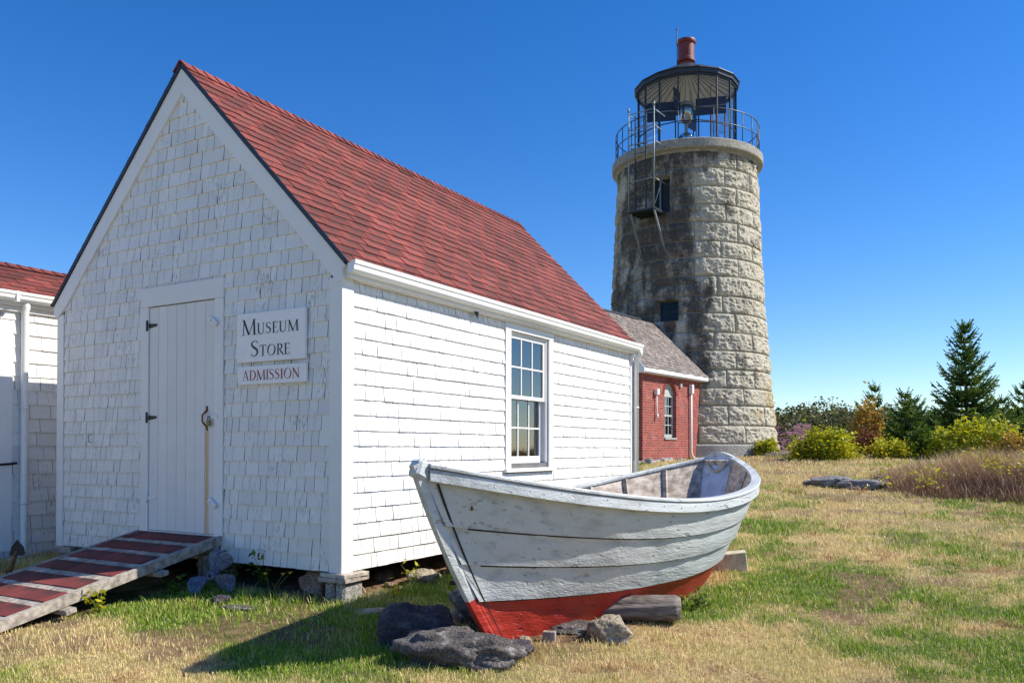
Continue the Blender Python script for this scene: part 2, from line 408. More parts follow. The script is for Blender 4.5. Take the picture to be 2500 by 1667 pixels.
# ------------------------------------------------------------------ shingled walls
def shingle_wall(mb, O, U, Nn, lo, hi, z0, z1, ex, holes=(), seed=0, wr=(.075, .19), mi=0, butt=.019):
    """courses of separate wooden shingles; lo/hi give the wall's ends at a height"""
    rr = random.Random(seed); O, U, Nn = [np.array(q, float) for q in (O, U, Nn)]; Zv = np.array((0, 0, 1.))
    k = 0
    while z0+k*ex < z1-.02:
        zb = z0+k*ex; zt = min(zb+ex+.018, z1+.01); zv = min(zb+ex, z1)
        u = lo(zb)+rr.uniform(-.1, 0); end = hi(zb); wob = rr.uniform(-.002, .002)
        while u < end-.004:
            wd = rr.uniform(*wr); ua, ub = max(u, lo(zb))+.0023, min(u+wd, end)-.0023; u += wd
            if ub-ua < .008: continue
            segs = [(ua, ub, zb, zt)]
            for h0, h1, ha, hb in holes:
                ns = []
                for (a, b_, c0, c1) in segs:
                    if b_ <= h0 or a >= h1 or c1 <= ha or c0 >= hb: ns.append((a, b_, c0, c1)); continue
                    if a < h0: ns.append((a, h0-.001, c0, c1))
                    if b_ > h1: ns.append((h1+.001, b_, c0, c1))
                    m0, m1 = max(a, h0), min(b_, h1)
                    if c0 < ha-.015: ns.append((m0, m1, c0, ha))
                    if zv > hb+.012: ns.append((m0, m1, hb, c1))
                segs = ns
            for (a, b_, c0, c1) in segs:
                if b_-a < .006: continue
                j0, j1 = rr.uniform(-.0022, .0022)+wob, rr.uniform(-.0022, .0022)+wob
                no = butt+rr.uniform(-.003, .004); ta, tb = max(a, lo(c1)), min(b_, hi(c1))
                if tb-ta < .002: ta = tb = (max(a, lo(c1))+min(b_, hi(c1)))/2
                def P(uu, zz, n): return O+U*uu+Zv*zz+Nn*n
                vs = [P(a, c0+j0, no), P(b_, c0+j1, no+rr.uniform(-.0007, .0007)), P(tb, c1, .004), P(ta, c1, .004), P(a, c0+j0, 0), P(b_, c0+j1, 0), P(tb, c1, 0), P(ta, c1, 0)]
                mb.add(vs, [(0, 1, 2, 3), (4, 5, 1, 0)], mi); mb.add(vs, [(4, 0, 3, 7), (1, 5, 6, 2)], 1)
        k += 1

def roof_tabs(mb, O, U, Vv, Nn, width, length, ex, tab, seed=0, th=.009, mi=0, alt=.5, jit=.0, rnd=False, lo=None, hi=None):
    """shingle tabs laid from the eave (O) up the slope; the attribute tuv holds place in tab and a random tone"""
    rr = random.Random(seed); O, U, Vv, Nn = [np.array(q, float) for q in (O, U, Vv, Nn)]
    k = 0; off = 0
    while k*ex < length-.01:
        va, vb = k*ex, min(k*ex+ex*1.25, length)
        l0 = lo(va) if lo else 0; h0 = hi(va) if hi else width
        off = (off+alt*tab) % tab; u = l0-off-(rr.uniform(0, tab) if rnd else 0)
        while u < h0-.003:
            wd = rr.uniform(tab*.55, tab*1.45) if rnd else tab
            a, b_ = max(u, l0)+.0045, min(u+wd, h0)-.0045; u0 = u; u += wd
            if b_-a < .008: continue
            j = rr.uniform(-jit, jit); t0 = th+rr.uniform(-.15, .5)*th; r3 = rr.random()
            def P(uu, v_, n): return O+U*uu+Vv*v_+Nn*n
            vs = [P(a, va+j, t0), P(b_, va+j+rr.uniform(-jit, jit)*.4, t0), P(b_, vb, .003), P(a, vb, .003), P(a, va+j, 0), P(b_, va+j, 0), P(b_, vb, 0), P(a, vb, 0)]
            fa, fb = (a-u0)/wd, (b_-u0)/wd; tv = (vb-va)/ex
            at = [(fa, 0, r3), (fb, 0, r3), (fb, tv, r3), (fa, tv, r3)]*2
            mb.add(vs, [(0, 1, 2, 3), (4, 5, 1, 0), (4, 0, 3, 7), (1, 5, 6, 2)], mi, at=at)
        k += 1

# ------------------------------------------------------------------ the museum store
W_, L_, EX = 4.195, 6.728, .1383
EAVE_X, EAVE_Z, RID_Z = .080, 2.722, 4.952               # outer roof edge and ridge
SL = (RID_Z-EAVE_Z)/(W_/2+EAVE_X)
store = thing('museum_store', (-W_/2, L_/2, -.25), 'white shingled gable building with steep red roof, plank door and store sign', 'building')
def roofz(x): return RID_Z-SL*abs(x+W_/2)
WT = 2.565                                                # top of the side wall shingles
# front gable
DX0, DX1, DZ0, DZ1 = -2.611, -1.607, .247, 2.541
mb = MB()
glo = lambda z: max(-W_+.10, -W_/2-(RID_Z-.10-z)/SL) if z > 2.4 else -W_+.10
ghi = lambda z: min(-.12, -W_/2+(RID_Z-.10-z)/SL) if z > 2.4 else -.12
shingle_wall(mb, (0, 0, 0), (1, 0, 0), (0, -1, 0), glo, ghi, .0, 4.83, EX, [(DX0-.125, DX1+.125, -.1, DZ1+.205)], 11)
mb.prism([(-W_+.01, 0.012), (-.01, .012), (-.01, 2.6), (-W_/2, RID_Z-.12), (-W_+.01, 2.6)], (0, 0, 0), (1, 0, 0), (0, 0, 1), (0, 1, 0), .001, .10, 1)
mb.build('gable_wall', [M['shingle'], M['gap']], store)
# side wall with a window opening
WY0, WY1, WZ0, WZ1 = 2.775, 3.965, .85, 2.565
JX0, JX1, JZ0, JZ1 = 2.895, 3.86, .905, 2.475             # rough opening inside the casings
mb = MB()
shingle_wall(mb, (0, 0, 0), (0, 1, 0), (1, 0, 0), lambda z: .13, lambda z: L_-.12, 0.0, WT, EX, [(WY0, WY1, .79, 2.8)], 23)
def wall_x(mb, x0, x1, y0, y1, z0, z1, hy0, hy1, hz0, hz1, mi):
    mb.box((x0, y0, z0), (x1, hy0, z1), mi); mb.box((x0, hy1, z0), (x1, y1, z1), mi)
    mb.box((x0, hy0, z0), (x1, hy1, hz0), mi); mb.box((x0, hy0, hz1), (x1, hy1, z1), mi)
wall_x(mb, -.10, -.001, .101, L_-.01, .012, 2.6, JX0, JX1, JZ0, JZ1, 1)
mb.build('side_wall', [M['shingle'], M['gap']], store)
mb = MB()                                                # far side and rear
shingle_wall(mb, (-W_, 0, 0), (0, 1, 0), (-1, 0, 0), lambda z: .1, lambda z: L_-.1, 0, WT, EX*1.0, (), 31)
mb.box((-W_+.001, .101, .012), (-W_+.1, L_-.1, 2.6), 1); mb.build('side_wall', [M['shingle'], M['gap']], store)
mb = MB()
rlo = lambda z: max(-W_+.1, -W_/2-(RID_Z-.1-z)/SL) if z > 2.4 else -W_+.1
shingle_wall(mb, (0, L_, 0), (1, 0, 0), (0, 1, 0), rlo, ghi, 0, 4.8, EX, (), 37)
mb.prism([(-W_+.01, .012), (-.01, .012), (-.01, 2.6), (-W_/2, RID_Z-.12), (-W_+.01, 2.6)], (0, L_-.101, 0), (1, 0, 0), (0, 0, 1), (0, 1, 0), 0, .1, 1)
mb.build('rear_wall', [M['shingle'], M['gap']], store)
# floor, inside lining
mb = MB()
mb.box((-W_+.1, .1, .015), (-.1, L_-.1, .07), 0)
mb.box((-W_+.102, .102, .07), (-W_+.12, L_-.12, 2.55), 1); mb.box((-.12, .102, .07), (-.102, JX0-.02, 2.55), 1)
mb.box((-W_+.13, .104, 2.55), (-.11, L_-.13, 2.57), 1)
mb.build('floor', [M['deck'], M['interior']], store)
# corner boards
for (xa, xb, ya, yb) in ((-.122, .024, -.024, -.002), (.002, .024, -.001, .128), (-W_-.024, -W_+.098, -.024, -.002), (-W_-.024, -W_-.002, -.001, .1), (.002, .024, L_-.118, L_+.01), (-.1, .0, L_+.002, L_+.022)):
    mb = MB(); mb.box((xa, ya, -.008), (xb, yb, 2.585 if ya < 1 else 2.56), bev=.003); mb.build('corner_board', M['trim'], store)
# rakes
def rake(sg):
    mb = MB(); y0 = -.036
    xa = EAVE_X-.008 if sg > 0 else -W_-EAVE_X+.008
    top = lambda x: roofz(x)-.045
    dn = .235
    xi = -W_/2
    if sg > 0: poly = [(xi, top(xi)), (xi, top(xi)-dn*1.1), (-.145, top(-.145)-dn*1.03), (-.03, 2.545), (.035, 2.545), (.035, 2.66), (xa, top(xa)+.0)]
    else: poly = [(xi, top(xi)), (xa, top(xa)), (xa+.005, 2.60), (-W_-.028, 2.545), (-W_+.01, 2.56), (-W_+.12, top(-W_+.12)-dn*1.03), (xi, top(xi)-dn*1.1)]
    mb.prism(poly, (0, 0, 0), (1, 0, 0), (0, 0, 1), (0, 1, 0), y0, -.0005)
    mb.build('rake_board', M['trim'], store)
    mb = MB()                                             # dark drip edge along the roof's front
    p = np.array((xi+sg*.004, -.043, RID_Z-.024)); q = np.array((xa+sg*.008, -.043, roofz(xa)-.024))
    mb.beam(p, q, .018, .042, (0, -1, 0) if False else (0, 0, 1)); mb.build('drip_edge', M['drip'], store)
rake(1); rake(-1)
# roof
roofs = []
sl_len = math.hypot(W_/2+EAVE_X, RID_Z-EAVE_Z)
for sg in (1, -1):
    mb = MB(); y0, y1 = -.055, L_+.04
    ex_ = EAVE_X+.03
    O = np.array((ex_ if sg > 0 else -W_-ex_, y0 if sg > 0 else y1, roofz(ex_) if sg > 0 else roofz(-W_-ex_)))
    Vv = np.array((-sg*(W_/2+ex_), 0, RID_Z-O[2])); LL = np.linalg.norm(Vv); Vv /= LL
    U = np.array((0, sg*1., 0)); Nn = np.cross(U, Vv)
    roof_tabs(mb, O, U, Vv, Nn, y1-y0, LL-.01, .1405, .305, 41+sg, .012)
    mb.prism([(0.01, .02), (y1-y0-.01, .02), (y1-y0-.01, LL), (0.01, LL)], O, U, Vv, Nn, -.035, -.002, 1)
    ro = mb.build('roof', [M['redroof'], M['drip']], store, keep_attr=True); roofs.append(ro)
    if sg > 0:
        mb = MB(); rr = random.Random(5); k = 0
        while -.06+k*.14 < L_+.03:
            ya = -.06+k*.14; yb = ya+.19; tone = rr.random()
            for s2 in (1, -1):
                d = np.array((s2*(W_/2+ex_), 0, O[2]-RID_Z)); d /= np.linalg.norm(d)
                n2 = np.array((-d[2]*s2, 0, d[0]*s2)); n2 = n2 if n2[2] > 0 else -n2
                top = np.array((-W_/2, 0, RID_Z+.012))
                def P(y, dd, h): return top+d*dd+n2*h+np.array((0, y, 0))
                vs = [P(ya, 0, .016), P(ya, .14, .018), P(yb, .14, .004), P(yb, 0, .003), P(ya, 0, 0), P(ya, .14, 0), P(yb, .14, 0)]
                mb.add(vs, [(0, 1, 2, 3), (0, 4, 5, 1), (1, 5, 6, 2)], 0, at=[(.2, .1, tone)]*7)
            k += 1
        mb.build('ridge_cap', M['redroof'], ro, keep_attr=True)
# boxed eave, gutter and downpipe on the lit side
mb = MB(); mb.box((.001, .0005, 2.575), (.095, L_+.03, 2.70), bev=.003); mb.box((.0, .14, 2.566), (.06, L_-.13, 2.588), bev=.006)
mb.build('eave_board', M['trim'], store)
prof = [(.097, 2.605), (.155, 2.612), (.178, 2.635), (.186, 2.672), (.198, 2.682), (.200, 2.716), (.194, 2.716), (.189, 2.690), (.178, 2.680), (.168, 2.640), (.150, 2.622), (.103, 2.616), (.103, 2.70), (.097, 2.70)]
prof = [(.097+(x-.097)*.86, z) for x, z in prof]
mb = MB(); mb.prism(prof, (0, -.035, 0), (1, 0, 0), (0, 0, 1), (0, 1, 0), 0, L_+.075)
for yy in (-.036, L_+.04):
    mb.prism(prof[:6]+[prof[-1]], (0, yy, 0), (1, 0, 0), (0, 0, 1), (0, 1, 0), -.002, .003)
gut = mb.build('gutter', M['gutter'], store)
mb = MB()
mb.tube([(.15, L_-.02, 2.62), (.15, L_-.02, 2.56), (.075, L_+.0, 2.50), (.075, L_+.0, -.02)], .036, 12)
mb.tube([(.075, L_, 1.72), (.075, L_, 1.745)], .042, 12); mb.build('downpipe', M['gutter'], gut)
mb = MB(); mb.box((-W_-.08, 0, 2.60), (-W_-.001, L_, 2.72)); mb.build('eave_board', M['trim'], store)
mb = MB()                                                  # small tear of dark flashing hanging below the eave
mb.add([(.062, 2.02, 2.585), (.064, 2.13, 2.585), (.075, 2.09, 2.49)], [(0, 1, 2)]); mb.add([(.060, 2.02, 2.585), (.062, 2.13, 2.585), (.073, 2.09, 2.49)], [(2, 1, 0)])
mb.build('torn_flashing', M['black'], store)

# window, six panes over six
mb = MB()
def ybox(mb, x0, x1, y0, y1, z0, z1, mi=0, bev=.003): mb.box((x0, y0, z0), (x1, y1, z1), mi, bev)
ybox(mb, .0, .030, WY0, JX0, .85, 2.475); ybox(mb, .0, .030, JX1, WY1, .85, 2.475); ybox(mb, .0, .034, WY0-.012, WY1+.012, 2.476, 2.564)
ybox(mb, -.10, -.002, JX0, JX0+.02, .905, 2.475); ybox(mb, -.10, -.002, JX1-.02, JX1, .905, 2.475); ybox(mb, -.10, -.002, JX0+.02, JX1-.02, 2.455, 2.475)
ybox(mb, -.072, -.052, JX1-.036, JX1-.021, .92, 2.454); ybox(mb, -.025, -.004, JX1-.036, JX1-.021, .92, 2.454)
win = mb.build('window', M['trim'], store)
mb = MB(); ybox(mb, -.09, .062, WY0-.03, WY1+.03, .805, .849, 0, .005); ybox(mb, -.09, -.002, JX0, JX1, .8495, .904); mb.build('sill', M['trim'], win)
def sash(xc, y0, y1, z0, z1, st, br, tr, name):
    mb = MB(); th = .018
    ybox(mb, xc-th, xc+th, y0, y0+st, z0, z1); ybox(mb, xc-th, xc+th, y1-st, y1, z0, z1)
    ybox(mb, xc-th, xc+th, y0+st, y1-st, z0, z0+br); ybox(mb, xc-th, xc+th, y0+st, y1-st, z1-tr, z1)
    a, b_ = y0+st, y1-st; c0, c1 = z0+br, z1-tr
    for q in (1, 2): yy = a+(b_-a)*q/3; ybox(mb, xc-.013, xc+.013, yy-.010, yy+.010, c0, c1)
    zz = (c0+c1)/2
    for q in range(3):
        ya = a+(b_-a)*q/3+(.010 if q else 0); yb = a+(b_-a)*(q+1)/3-(.010 if q < 2 else 0)
        ybox(mb, xc-.013, xc+.013, ya, yb, zz-.010, zz+.010)
    sh = mb.build('sash', M['trim'], win)
    mb = MB(); mb.box((xc-.002, a, c0), (xc+.002, b_, c1)); mb.build('pane', M['glass'], win)
sash(-.038, JX0+.021, JX1-.037, 1.68, 2.453, .045, .045, .05, 'u')
sash(-.086, JX0+.021, JX1-.037, .906, 1.722, .05, .085, .04, 'l')
# door: planks in a frame
mb = MB(); n = 7; ww = (DX1-DX0-.012)/n; rr = random.Random(3)
for k in range(n):
    xa = DX0+.006+k*ww
    mb.box((xa+.0018, -.012+rr.uniform(-.001, .001), DZ0+.003), (xa+ww-.0018, -.0005, DZ1-.008), bev=.004)
mb.box((DX0+.006, -.0004, DZ0), (DX1-.006, .0004, DZ1-.01), 1)
door = mb.build('door', [M['door'], M['gap']], store)
mb = MB()
mb.box((DX0-.122, -.026, -.004), (DX0, -.0008, DZ1+.0), bev=.003); mb.box((DX1, -.026, .0), (DX1+.122, -.0008, DZ1), bev=.003)
mb.box((DX0-.126, -.030, DZ1+.0008), (DX1+.126, -.0008, DZ1+.20), bev=.004); mb.box((DX0, -.022, .0), (DX1, -.0008, DZ0-.003))
mb.build('door_frame', M['trim'], store)
def hinge(z, mat, sc=1.0):
    mb = MB(); x = DX0
    mb.box((x-.028, -.034, z-.055*sc), (x-.004, -.027, z+.055*sc), bev=.002)
    mb.prism([(0.0, -.028*sc), (.115*sc, -.012*sc), (.13*sc, -.004*sc), (.13*sc, .010*sc), (.118*sc, .014*sc), (0, .022*sc)], (x-.002, 0, z), (1, 0, 0), (0, 0, 1), (0, 1, 0), -.020, -.0125)
    mb.tube([(x-.003, -.030, z-.055*sc), (x-.003, -.030, z+.055*sc)], .006, 8)
    mb.build('hinge', mat, door)
hinge(2.349, M['black']); hinge(1.402, M['black']); hinge(.575, M['trim'], .9)
mb = MB()
hx = -1.722
mb.tube([(hx, -.014, 1.485), (hx, -.016, 1.455), (hx-.006, -.034, 1.435), (hx-.010, -.060, 1.41), (hx-.010, -.062, 1.345), (hx-.006, -.036, 1.315), (hx, -.016, 1.298), (hx, -.014, 1.265)], [.010, .013, .010, .009, .009, .010, .013, .010], 10)
mb.obox((hx, -.0145, 1.475), (1, 0, 0), (0, 1, 0), (0, 0, 1), .014, .0025, .024, 0, .002); mb.obox((hx, -.0145, 1.28), (1, 0, 0), (0, 1, 0), (0, 0, 1), .014, .0025, .024, 0, .002)
mb.build('handle', M['rust'], door)
mb = MB(); mb.box((-1.665, -.036, 1.372), (-1.545, -.0275, 1.408), bev=.002); mb.box((-1.672, -.034, 1.38), (-1.650, -.013, 1.40)); mb.build('hasp', M['trim'], door)
pl = thing('padlock', (-1.66, -.04, 1.33), 'small dark padlock hanging from the hasp of the plank door', 'padlock')
mb = MB(); mb.tube([(-1.675, -.044, 1.352), (-1.675, -.044, 1.385), (-1.668, -.046, 1.396), (-1.655, -.046, 1.396), (-1.648, -.044, 1.385), (-1.648, -.044, 1.352)], .004, 8); mb.build('shackle', M['black'], pl)
mb = MB(); mb.box((-1.685, -.056, 1.30), (-1.638, -.037, 1.355), bev=.004); mb.build('body', M['brass'], pl)
for z in (2.315, .555):                                    # wooden turn buttons
    mb = MB(); a = np.array((.85, 0, -.53)); mb.obox((DX1+.0, -.043, z), a, (0, 1, 0), (.53, 0, .85), .062, .013, .028, 0, .004)
    mb.tube([(DX1-.015, -.057, z+.008), (DX1-.015, -.06, z+.008)], .006, 8, 1); mb.build('turn_button', [M['trim'], M['black']], door)
mb = MB(); mb.tube([(-3.565, -.02, 1.235), (-3.592, -.04, 1.235), (-3.592, -.04, 1.150), (-3.565, -.02, 1.150)], .004, 6); mb.build('wall_hook', M['black'], store)
# piers and shims
for x, y, s_ in ((-.0, .1, 1), (-W_+.12, .12, .9), (-.05, 3.4, 1), (-.05, L_-.15, 1), (-W_+.1, 3.4, 1), (-W_+.1, L_-.2, 1), (-1.75, .18, 1), (-2.9, .2, 1)):
    g = G(x, y)-.1; mb = MB()
    cx = x-.06 if x > -.1 else x
    for px_ in (-1, 1):
        mb.obox((cx+px_*.062, y+.0, (g-.085)/2), (1, 0, 0), (0, 1, 0), (0, 0, 1), .055, .13, (-.085-g)/2, 0, .022)
    pr = mb.build('pier', M['concrete'], store)
    mb = MB(); mb.obox((cx, y, -.065), (1, .03, 0), (-.03, 1, 0), (0, 0, 1), .155, .165, .019, 0, .004); mb.obox((cx+.01, y, -.026), (1, -.05, 0), (.05, 1, 0), (0, 0, 1), .15, .155, .018, 0, .004)
    mb.build('shim', M['deck'], pr)
mb = MB()
for x in (-.09, -W_+.09): mb.box((x-.07, .11, -.006), (x+.07, L_-.1, .011))
for k in range(10): mb.box((-W_+.17, .3+k*.67, -.006), (-.17, .35+k*.67, .0115))
mb.build('floor_joist', M['deck'], store)

# a few pieces of furniture seen through the window
tb = thing('table', (-1.6, 3.6, .07), 'small white table seen through the store window', 'table')
mb = MB(); mb.box((-2.1, 3.0, .80), (-1.1, 4.3, .84), bev=.004); mb.build('tabletop', M['trim'], tb)
for dx, dy in ((-2.05, 3.05), (-1.15, 3.05), (-2.05, 4.25), (-1.15, 4.25)):
    mb = MB(); mb.box((dx-.03, dy-.03, .07), (dx+.03, dy+.03, .799)); mb.build('leg', M['trim'], tb)
sv = thing('shelf_unit', (-2.6, 5.6, .07), 'pale shelf unit standing inside behind the store window', 'shelf')
for z in (.3, .75, 1.2, 1.65, 2.1):
    mb = MB(); mb.box((-3.3, 5.5, z), (-1.6, 5.9, z+.03)); mb.build('shelf', M['trim'], sv)
for x in (-3.33, -1.6):
    mb = MB(); mb.box((x, 5.5, .07), (x+.03, 5.9, 2.3)); mb.build('side_panel', M['trim'], sv)

# ------------------------------------------------------------------ lettering (serif capitals drawn as polygons, cap height 1)
def ribbon(pts, ws):
    out = []; P = [np.array(p, float) for p in pts]
    L = []; Rr = []
    for i in range(len(P)):
        d = P[min(i+1, len(P)-1)]-P[max(i-1, 0)]; d = d/(np.linalg.norm(d)+1e-9); n = np.array((-d[1], d[0]))
        L.append(P[i]+n*ws[i]/2); Rr.append(P[i]-n*ws[i]/2)
    for i in range(len(P)-1): out.append([Rr[i], Rr[i+1], L[i+1], L[i]])
    return out
def rect(x0, x1, y0, y1): return [[(x0, y0), (x1, y0), (x1, y1), (x0, y1)]]
def line(p, q, w0, w1=None): return ribbon([p, q], [w0, w1 or w0])
def serif(x, y, w_=.26, up=True):
    h = .03; s_ = 1 if up else -1
    return [[(x-w_/2, y), (x+w_/2, y), (x+w_/2, y+s_*h), (x-w_/2, y+s_*h)]] if up else [[(x-w_/2, y-h), (x+w_/2, y-h), (x+w_/2, y), (x-w_/2, y)]]
def arc(cx, cy, rx, ry, a0, a1, wf, n=18):
    pts = []; ws = []
    for i in range(n+1):
        a = R_(a0+(a1-a0)*i/n); pts.append((cx+rx*math.cos(a), cy+ry*math.sin(a))); ws.append(wf(a))
    return ribbon(pts, ws)
T_, t_ = .125, .045
def glyph(ch):
    if ch == 'I': return .34, rect(.11, .11+T_, .03, .97)+serif(.172, 0, .30)+serif(.172, 1, .30, False)
    if ch == 'M':
        return 1.02, line((.13, .03), (.17, .97), t_+.01)+line((.16, .97), (.50, .02), T_)+line((.51, .02), (.84, .97), t_)+line((.84, .97), (.88, .03), T_)+serif(.13, 0, .24)+serif(.88, 0, .28)+[[(.03, .97), (.23, .97), (.2, 1.), (.03, 1.)]]+[[(.78, .97), (.97, .97), (.97, 1.), (.80, 1.)]]
    if ch == 'U':
        return .82, rect(.12, .12+T_*.95, .32, .97)+rect(.63, .63+t_, .32, .97)+arc(.41, .32, .235, .30, 180, 360, lambda a: t_+(T_-t_)*max(0, math.cos((a-math.pi)*1.0))**1.3+.012)+serif(.18, 1, .29, False)+serif(.652, 1, .24, False)
    if ch == 'S':
        pts = [(.50, .80), (.47, .90), (.40, .96), (.30, .975), (.19, .94), (.115, .85), (.11, .74), (.16, .64), (.28, .55), (.40, .46), (.475, .36), (.48, .24), (.42, .12), (.31, .03), (.20, .025), (.11, .075), (.07, .21)]
        ws = [.03, .05, .045, .045, .06, .09, .105, .125, .135, .135, .12, .105, .085, .055, .045, .05, .03]
        return .60, ribbon(pts, ws)
    if ch == 'E':
        return .62, rect(.12, .12+T_, .03, .97)+rect(.246, .52, .955, .999)+rect(.246, .46, .495, .535)+rect(.246, .55, .001, .045)+[[(.50, .80), (.53, .80), (.53, .954), (.47, .954)]]+[[(.44, .42), (.46, .42), (.46, .494), (.43, .494)]]+[[(.44, .536), (.43, .536), (.44, .61), (.46, .61)]][:0]+[[(.50, .046), (.56, .046), (.60, .22), (.57, .22)]]+serif(.16, 0, .22)+serif(.16, 1, .22, False)
    if ch == 'T':
        return .70, rect(.29, .29+T_, .03, .954)+rect(.05, .66, .955, .999)+[[(.03, .78), (.06, .78), (.12, .954), (.05, .954)]]+[[(.65, .78), (.68, .78), (.66, .954), (.59, .954)]]+serif(.352, 0, .30)
    if ch == 'O':
        out = []; n = 40
        for i in range(n):
            q = []
            for k, (rx, ry, dx) in ((i, (.39, .515, 0)), (i+1, (.39, .515, 0))):
                a = 2*math.pi*k/n; q.append((.45+rx*math.cos(a), .5+ry*math.sin(a)))
            for k in (i+1, i):
                a = 2*math.pi*k/n; ti = -.14; x = .275*math.cos(a); y = .475*math.sin(a); q.append((.45+x*math.cos(ti)-y*math.sin(ti)*.7, .5+x*math.sin(ti)*.4+y*math.cos(ti)))
            out.append(q)
        return .88, out
    if ch == 'R':
        return .70, rect(.12, .12+T_, .03, .97)+serif(.18, 0, .29)+serif(.16, 1, .22, False)+rect(.246, .34, .957, .999)+arc(.34, .745, .20, .233, 90, -90, lambda a: t_+(T_-t_)*max(0, math.cos(a)))+rect(.246, .34, .492, .533)+ribbon([(.33, .49), (.50, .22), (.62, .05), (.72, .0)], [.10, .125, .12, .04])
    if ch == 'A':
        return .78, line((.14, .03), (.38, .99), t_+.005)+line((.38, 1.0), (.65, .03), T_)+rect(.225, .50, .32, .36)+serif(.13, 0, .24)+serif(.65, 0, .27)
    if ch == 'D':
        return .80, rect(.12, .12+T_, .03, .97)+serif(.16, 0, .22)+serif(.16, 1, .22, False)+rect(.246, .33, .957, .999)+rect(.246, .33, .001, .043)+arc(.33, .5, .36, .478, 90, -90, lambda a: t_+(T_*1.05-t_)*max(0, math.cos(a)))
    if ch == 'N':
        return .86, line((.15, .03), (.15, .95), t_+.005)+line((.14, .97), (.70, .03), T_)+line((.70, .05), (.70, .97), t_+.005)+serif(.15, 0, .24)+serif(.70, 1, .24, False)+[[(.02, .97), (.2, .97), (.17, 1.), (.02, 1.)]]
def lettering(mb, text, x0, x1, zb, y, sizes):
    adv = [glyph(c)[0]*s for c, s in zip(text, sizes)]; k = (x1-x0)/sum(adv); x = x0; lay = 0
    for c, s, a in zip(text, sizes, adv):
        for poly in glyph(c)[1]:
            d = .0012+.00012*(lay % 12); lay += 1
            pp = [(x+p[0]*s*k, zb+p[1]*s) for p in poly]
            ar = sum(pp[i][0]*pp[(i+1) % len(pp)][1]-pp[(i+1) % len(pp)][0]*pp[i][1] for i in range(len(pp)))
            if ar < 0: pp = pp[::-1]
            mb.add([(p[0], y-d, p[1]) for p in pp], [tuple(range(len(pp)))])
        x += a*k
sg1 = thing('store_sign', (-.825, -.03, 1.887), 'larger white sign reading museum store in black serif capitals', 'sign')
mb = MB(); mb.box((-1.263, -.052, 1.889), (-.386, -.024, 2.350), bev=.003); mb.build('board', M['sign'], sg1)
mb = MB(); lettering(mb, 'MUSEUM', -1.200, -.462, 2.350-.206, -.052, [.147]+[.103]*5); lettering(mb, 'STORE', -1.083, -.566, 2.350-.410, -.052, [.149]+[.102]*4)
mb.build('lettering', M['ink'], sg1)
for x in (-1.08, -.57):
    mb = MB()
    for q in range(3):
        zz = 1.892-q*.012; mb.tube([(x-.005, -.040, zz), (x+.006, -.042, zz-.008), (x-.003, -.036, zz-.016)], .0025, 5)
    mb.build('hook', M['black'], sg1)
sg2 = thing('admission_sign', (-.815, -.03, 1.68), 'narrow white sign reading admission in dark red letters, hung below larger sign', 'sign')
mb = MB(); mb.box((-1.255, -.050, 1.680), (-.376, -.024, 1.852), bev=.003); mb.build('board', M['sign'], sg2)
mb = MB(); lettering(mb, 'ADMISSION', -1.192, -.447, 1.719, -.050, [.094]*9); mb.build('lettering', M['redink'], sg2)

# ------------------------------------------------------------------ ramp
rx0, rx1 = -2.735, -1.485; rs = (-.02, .238); re = (-2.35, -.276)
ramp_ = thing('access_ramp', (-2.1, -1.2, -.2), 'weathered wooden ramp with red shingle strips leading to plank door', 'ramp')
rv = np.array((0, re[0]-rs[0], re[1]-rs[1])); rl = np.linalg.norm(rv); rv /= rl; rn = np.array((0, -rv[2], rv[1])); rn = rn if rn[2] > 0 else -rn
RO = np.array((0, rs[0], rs[1]))
mb = MB(); rr = random.Random(9); x = rx0+.0
while x < rx1-.05:
    wd = min(rr.uniform(.13, .17), rx1-.042-x); c = RO+rv*rl/2+rn*(-.014+rr.uniform(-.001, .001)); c[0] = x+wd/2
    mb.obox(c, (1, 0, 0), rv, rn, wd/2-.003, rl/2, .012, 0, .002); x += wd
deckb = mb.build('deck', M['deck'], ramp_)
mb = MB(); c = RO+rv*rl/2+rn*-.035; c[0] = rx1-.02
mb.obox(c, (1, 0, 0), rv, rn, .0195, rl/2+.005, .042, 0, .003); mb.build('stringer', M['deck'], ramp_); mb = MB(); c = c.copy(); c[0] = rx0-.021; mb.obox(c, (1, 0, 0), rv, rn, .0195, rl/2, .038, 0, .003)
mb.build('stringer', M['deck'], ramp_)
for k, ys in enumerate((.03, .325, .62, .92, 1.225, 1.515, 1.81, 2.1)):
    mb = MB(); rr = random.Random(50+k)
    O = RO+rv*(ys+.205)+rn*.0005; O[0] = rx0+.02+rr.uniform(0, .02)
    roof_tabs(mb, O, (1, 0, 0), -rv, rn, 1.13+rr.uniform(-.03, .02), .205, .21, .305, 60+k, .005)
    mb.build('shingle_strip', M['rampred'], ramp_, keep_attr=True)
for ys in (.75, 1.62):
    mb = MB(); c = RO+rv*ys+rn*-.10; c[0] = (rx0+rx1)/2+.06; mb.obox(c, (1, 0, 0), rv, rn, .66, .045, .02, 0, .003); mb.build('cross_brace', M['deck'], ramp_)
mb = MB(); c = RO+rv*.08+rn*-.11; c[0] = (rx0+rx1)/2; mb.obox(c, (1, 0, 0), (0, 1, 0), (0, 0, 1), .61, .022, .05, 0, .003)
mb.build('cross_brace', M['deck'], ramp_)
for x in (rx0+.06, rx1-.16):
    mb = MB(); mb.box((x-.045, -.14, G(x, -.1)-.1), (x+.045, -.05, .06), bev=.004); mb.build('post', M['deck'], ramp_)
mb = MB(); mb.box((rx1-.05, -.045, .06), (rx1-.005, -.03, .20), bev=.003); mb.build('end_plate', M['greyiron'], ramp_)

